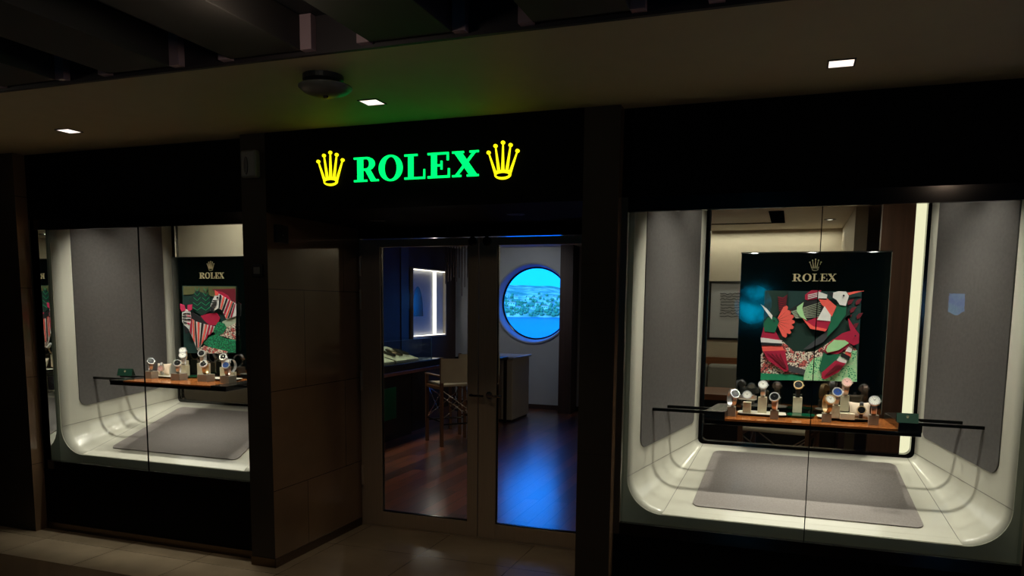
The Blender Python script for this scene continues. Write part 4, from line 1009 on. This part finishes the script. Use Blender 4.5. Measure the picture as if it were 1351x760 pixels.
# low furniture
e = empty('sofa', (-.8, 8.5, 0), label='grey-beige upholstered bench against the cream rear wall', cat='sofa')
sof = mat('sofa_fabric', (128, 126, 118), .6, noise=.05)
B(-1.5, .4, 8.3, 9.0, .12, .42).build('seat', sof, e, .03)
for i in range(3): B(-1.5+i*.633, -1.5+(i+1)*.633-.01, 8.78, 9.0, .421, .95).build('backrest', sof, e, .03)
B(-1.5, .4, 9.001, 9.06, 0, 1.02).build('wood_back', brown_wood, e, .003)
m = MB(); m.box(-1.48, .38, 8.35, 8.95, 0, .119); m.build('plinth', blackp, e)
e = empty('consultation_desk', (-.3, 7.0, 0), label='brown wooden desk standing behind the bird window shelf', cat='desk')
a = atY(925, 508, 7.3)
B(-1.2, .5, 6.7, 7.3, .80, .85).build('desk_top', brown_wood, e, .004); B(-1.15, -1.1, 6.75, 7.25, 0, .8).build('leg_panel', dark_wood, e); B(.4, .45, 6.75, 7.25, 0, .8).build('leg_panel', dark_wood, e)
B(-1.1, .4, 7.0, 7.02, .25, .8).build('modesty_panel', counter_m, e)
stool((-.05, 6.1, 0), radians(170), 'low stool with crossed chrome braces seen beneath the bird shelf')
# hanging rods fringe between the left wall and the porthole
e = empty('bead_curtain', (-4.4, 10.6, 1.2), label='dark red fringe of hanging rods beside the lit wall display', cat='curtain')
e.name = 'rod_screen'; 
q = MB(); rnd = random.Random(5)
for i in range(14):
    x = -4.93+i*.045; q.box(x, x+.012, 10.55, 10.56, 1.9+rnd.uniform(-.2, .1), 2.44)
q.build('hanging_rods', dark_wood, e)['kind'] = 'stuff'
B(-4.96, -4.28, 10.52, 10.59, 2.44, 2.45).build('top_rail', dark_wood, e)
tag(e, 'fringe of dark red hanging rods beside the lit wall display', 'hanging screen')

# ------------------------------------------------------------------ outside the porthole
SEA = -14.
m, N, L, b_ = nodemat('sea_water', .25)
b_.inputs['Base Color'].default_value = (.0, .06, .26, 1)
tc = N.new('ShaderNodeTexCoord'); nz = N.new('ShaderNodeTexNoise'); nz.inputs['Scale'].default_value = .35; nz.inputs['Detail'].default_value = 8
mp = N.new('ShaderNodeMapping'); mp.inputs['Scale'].default_value = (1, .35, 1); L.new(tc.outputs['Object'], mp.inputs[0]); L.new(mp.outputs[0], nz.inputs['Vector'])
bp = N.new('ShaderNodeBump'); bp.inputs['Strength'].default_value = .8; bp.inputs['Distance'].default_value = 1.; L.new(nz.outputs[0], bp.inputs['Height']); L.new(bp.outputs[0], b_.inputs['Normal'])
struct(MB().add([(-1500, 14, SEA), (300, 14, SEA), (300, 1500, SEA), (-1500, 1500, SEA)], [(0, 1, 2, 3)]).build('sea', m), 'bright blue sea beyond the porthole', 'sea')
p0 = atZ(703, 418.5, SEA); YS = p0.y
hillm, N, L, b_ = nodemat('coast_hillside', .9)
tc = N.new('ShaderNodeTexCoord'); nz = N.new('ShaderNodeTexNoise'); nz.inputs['Scale'].default_value = .05; nz.inputs['Detail'].default_value = 7; L.new(tc.outputs['Object'], nz.inputs['Vector'])
r = N.new('ShaderNodeValToRGB'); r.color_ramp.elements[0].color = lin((96, 130, 104)); r.color_ramp.elements[1].color = lin((208, 196, 176)); r.color_ramp.elements[0].position = .42; r.color_ramp.elements[1].position = .62
L.new(nz.outputs[0], r.inputs[0]); L.new(r.outputs[0], b_.inputs['Base Color'])
# terrain grid across the line of sight
from mathutils import noise as mn
dirc = Vector((p0.x, p0.y, 0)).normalized(); side = Vector((dirc.y, -dirc.x, 0)); R0 = Vector((p0.x, p0.y, 0)).length
def hz(u, v):
    prof = 31-.14*u+3*sin(u*.05)
    up = 1-math.exp(-max(0, v)/90)
    return SEA-1+max(0, v+3)**.5*.9+up*max(8, prof)+mn.noise(Vector((u*.03, v*.03, 0)))*3*min(1, max(0, v)/30)
m = MB(); nu, nv = 70, 30; vs = []
for i in range(nu+1):
    for j in range(nv+1):
        u = -160+320*i/nu; v = -6+260*(j/nv)**1.3; q = dirc*(R0+v)+side*u; vs.append((q.x, q.y, hz(u, v)))
m.add(vs, [(i*(nv+1)+j, (i+1)*(nv+1)+j, (i+1)*(nv+1)+j+1, i*(nv+1)+j+1) for i in range(nu) for j in range(nv)], True)
hills = struct(m.build('hills', hillm), 'rocky green coast hillside beyond the sea', 'hillside')
hw = mat('house_wall', (236, 230, 216), .8); hr = mat('house_roof', (190, 130, 104), .8)
rnd = random.Random(11); hp = None
for i in range(34):
    u = -66+i*4.05+rnd.uniform(-1, 1); v = (20, 48, 33, 66)[i % 4]+rnd.uniform(-3, 3); q = dirc*(R0+v)+side*u; z = hz(u, v)
    if hp is None:
        hp = empty('house', (0, 0, 0)); o = hp
        MB().box(-4, 4, -3, 3, -2, 4.2).build('walls', hw, hp, local=True); MB().prism([(-4.3, -3.3, 4.2), (4.3, -3.3, 4.2), (3.2, 0, 5.6), (-3.2, 0, 5.6)], (0, .3, 0)).build('roof', hr, hp, local=True)
        w_ = MB()
        for x in (-2.5, 0, 2.5): w_.box(x-.5, x+.5, -3.05, -3, 1.5, 3)
        w_.build('window', dialk, hp, local=True)
    else: o = copy_tree(hp)
    s = rnd.uniform(.4, .85); o.location = (q.x, q.y, z); o.rotation_euler = (0, 0, rnd.uniform(-.6, .9)); o.scale = (s*rnd.uniform(.8, 1.6), s, s)
    tag(o, 'small pale house on the coast hillside beyond the sea', 'house', 'houses on the hillside')
trm = mat('tree_green', (96, 140, 100), .9, noise=.3, nscale=1)
m = MB(); m.smooth = True
for i in range(420):
    u = rnd.uniform(-75, 80); v = abs(rnd.gauss(0, 1))*28+1; q = dirc*(R0+v)+side*u; z = hz(u, v); r_ = rnd.uniform(.9, 2.6)
    m.lathe([(.01, r_*1.6), (r_*.6, r_*1.35), (r_, r_*.7), (r_*.8, 0), (r_*.3, -r_*.5)], (q.x, q.y, z), n=8)
m.build('coast_trees', trm, hills)['kind'] = 'stuff'

# world: hazy bright sky
w = bpy.data.worlds.new('sky'); sc.world = w; w.use_nodes = True; N = w.node_tree.nodes; L = w.node_tree.links
bg = N['Background']; tc = N.new('ShaderNodeTexCoord'); sp = N.new('ShaderNodeSeparateXYZ'); r = N.new('ShaderNodeValToRGB')
L.new(tc.outputs['Generated'], sp.inputs[0]); L.new(sp.outputs['Z'], r.inputs[0])
r.color_ramp.elements[0].color = (.05, 1.2, 4.7, 1); r.color_ramp.elements[0].position = .0; r.color_ramp.elements[1].color = (.03, .9, 4.7, 1); r.color_ramp.elements[1].position = .5
L.new(r.outputs[0], bg.inputs[0]); bg.inputs[1].default_value = 1.0
sun = bpy.data.lights.new('sun', 'SUN'); sun.energy = 4.5; sun.color = (.55, .85, 1.0); sun.angle = .01
so = bpy.data.objects.new('sun', sun); so.rotation_euler = (radians(48), 0, radians(-15)); col.objects.link(so)
pt = bpy.data.lights.new('porthole_portal', 'AREA'); pt.shape = 'DISK'; pt.size = 1.1; pt.cycles.is_portal = True
po = bpy.data.objects.new('porthole_portal', pt); po.location = (PX, YW+.3, PZ); po.rotation_euler = (radians(-90), 0, 0); col.objects.link(po)

# ------------------------------------------------------------------ lamps
def spot(x, y, z, tx, ty, tz, e, size=100, blend=.6, c=(1, .86, .68), rad=.02):
    l = bpy.data.lights.new('lamp', 'SPOT'); l.energy = e; l.color = c; l.spot_size = radians(size); l.spot_blend = blend; l.shadow_soft_size = rad
    o = bpy.data.objects.new('lamp', l); o.location = (x, y, z); o.rotation_euler = (Vector((tx, ty, tz))-Vector((x, y, z))).to_track_quat('-Z', 'Y').to_euler(); col.objects.link(o)
def area(x, y, z, sx, sy, e, rot=(0, 0, 0), c=(1, .86, .68)):
    l = bpy.data.lights.new('lamp', 'AREA'); l.shape = 'RECTANGLE'; l.size = sx; l.size_y = sy; l.energy = e; l.color = c
    o = bpy.data.objects.new('lamp', l); o.location = (x, y, z); o.rotation_euler = rot; col.objects.link(o)
for ox, N_, k_ in ((0, NR, 1.), (FX, NL, 1.)):
    for x, kw in ((-.52, 1.5), (-.25, .9), (.1, .8), (.45, .9), (.72, 1.5)):
        spot(x+ox, 3.98, 2.47, (x-.1)*(.45 if kw > 1 else .92)+.1+ox, 4.24, .6, 22*k_*kw, 76, .9, (1, .94, .85), .02)
    for x in (-.4, .09, .58): spot(x+ox, 4.37, 2.47, (x-.09)*.6+.09+ox, 4.22, .6, 11*k_, 84, .9, (1, .94, .85), .02)
    for x in (-.5, .1, .7): spot(x+ox, 3.845, 2.47, x+ox, 3.86, .5, 14*k_, 90, .9, (1, .95, .86), .02)
area(.09, 4.24, .96, .8, .25, 1.5, c=(1, .94, .86)); area(.09+FX, 4.2, .985, .8, .25, 1.2, c=(1, .94, .86))  # fill lights added under the shelves to brighten the pads
spot(-3.5, 9.7, 2.4, -3.75, 11.1, 1.4, 26, 110, .9, (.95, .95, 1.), .1)  # added fill light, lifts the porthole wall
area(.1, 5.5, 2.42, .2, .2, 5, c=(1, .86, .7))  # added fill light for the wood panel and the desk
area(-.4, 8.95, 2.42, 1.6, .05, 5, c=(1, .88, .74))
spot(-4.55, 5.35, 2.4, -4.9, 6.0, 2.0, 26, 90, .8, (1, .9, .8), .05)
# bare point lights added as corridor fill, ahead of the viewer
for x, y in ((-4.2, 2.1), (-1.7, 2.1), (.85, 2.1)):
    l = bpy.data.lights.new('corridor_fill', 'POINT'); l.energy = 1.7; l.color = (1, .88, .70); l.shadow_soft_size = .06
    o = bpy.data.objects.new('corridor_fill', l); o.location = (x, y, 2.45); col.objects.link(o)
# unseen lamps added to brighten the store, its glass case and floor
area(-.5, 7.6, 2.44, .3, .3, 8)
spot(-4.4, 7.9, 2.4, -4.5, 7.7, .9, 90, 80, .9)
spot(-3.0, 6.0, 2.42, -3.15, 6.0, 0, 36, 70, .8, (1, .75, .55))
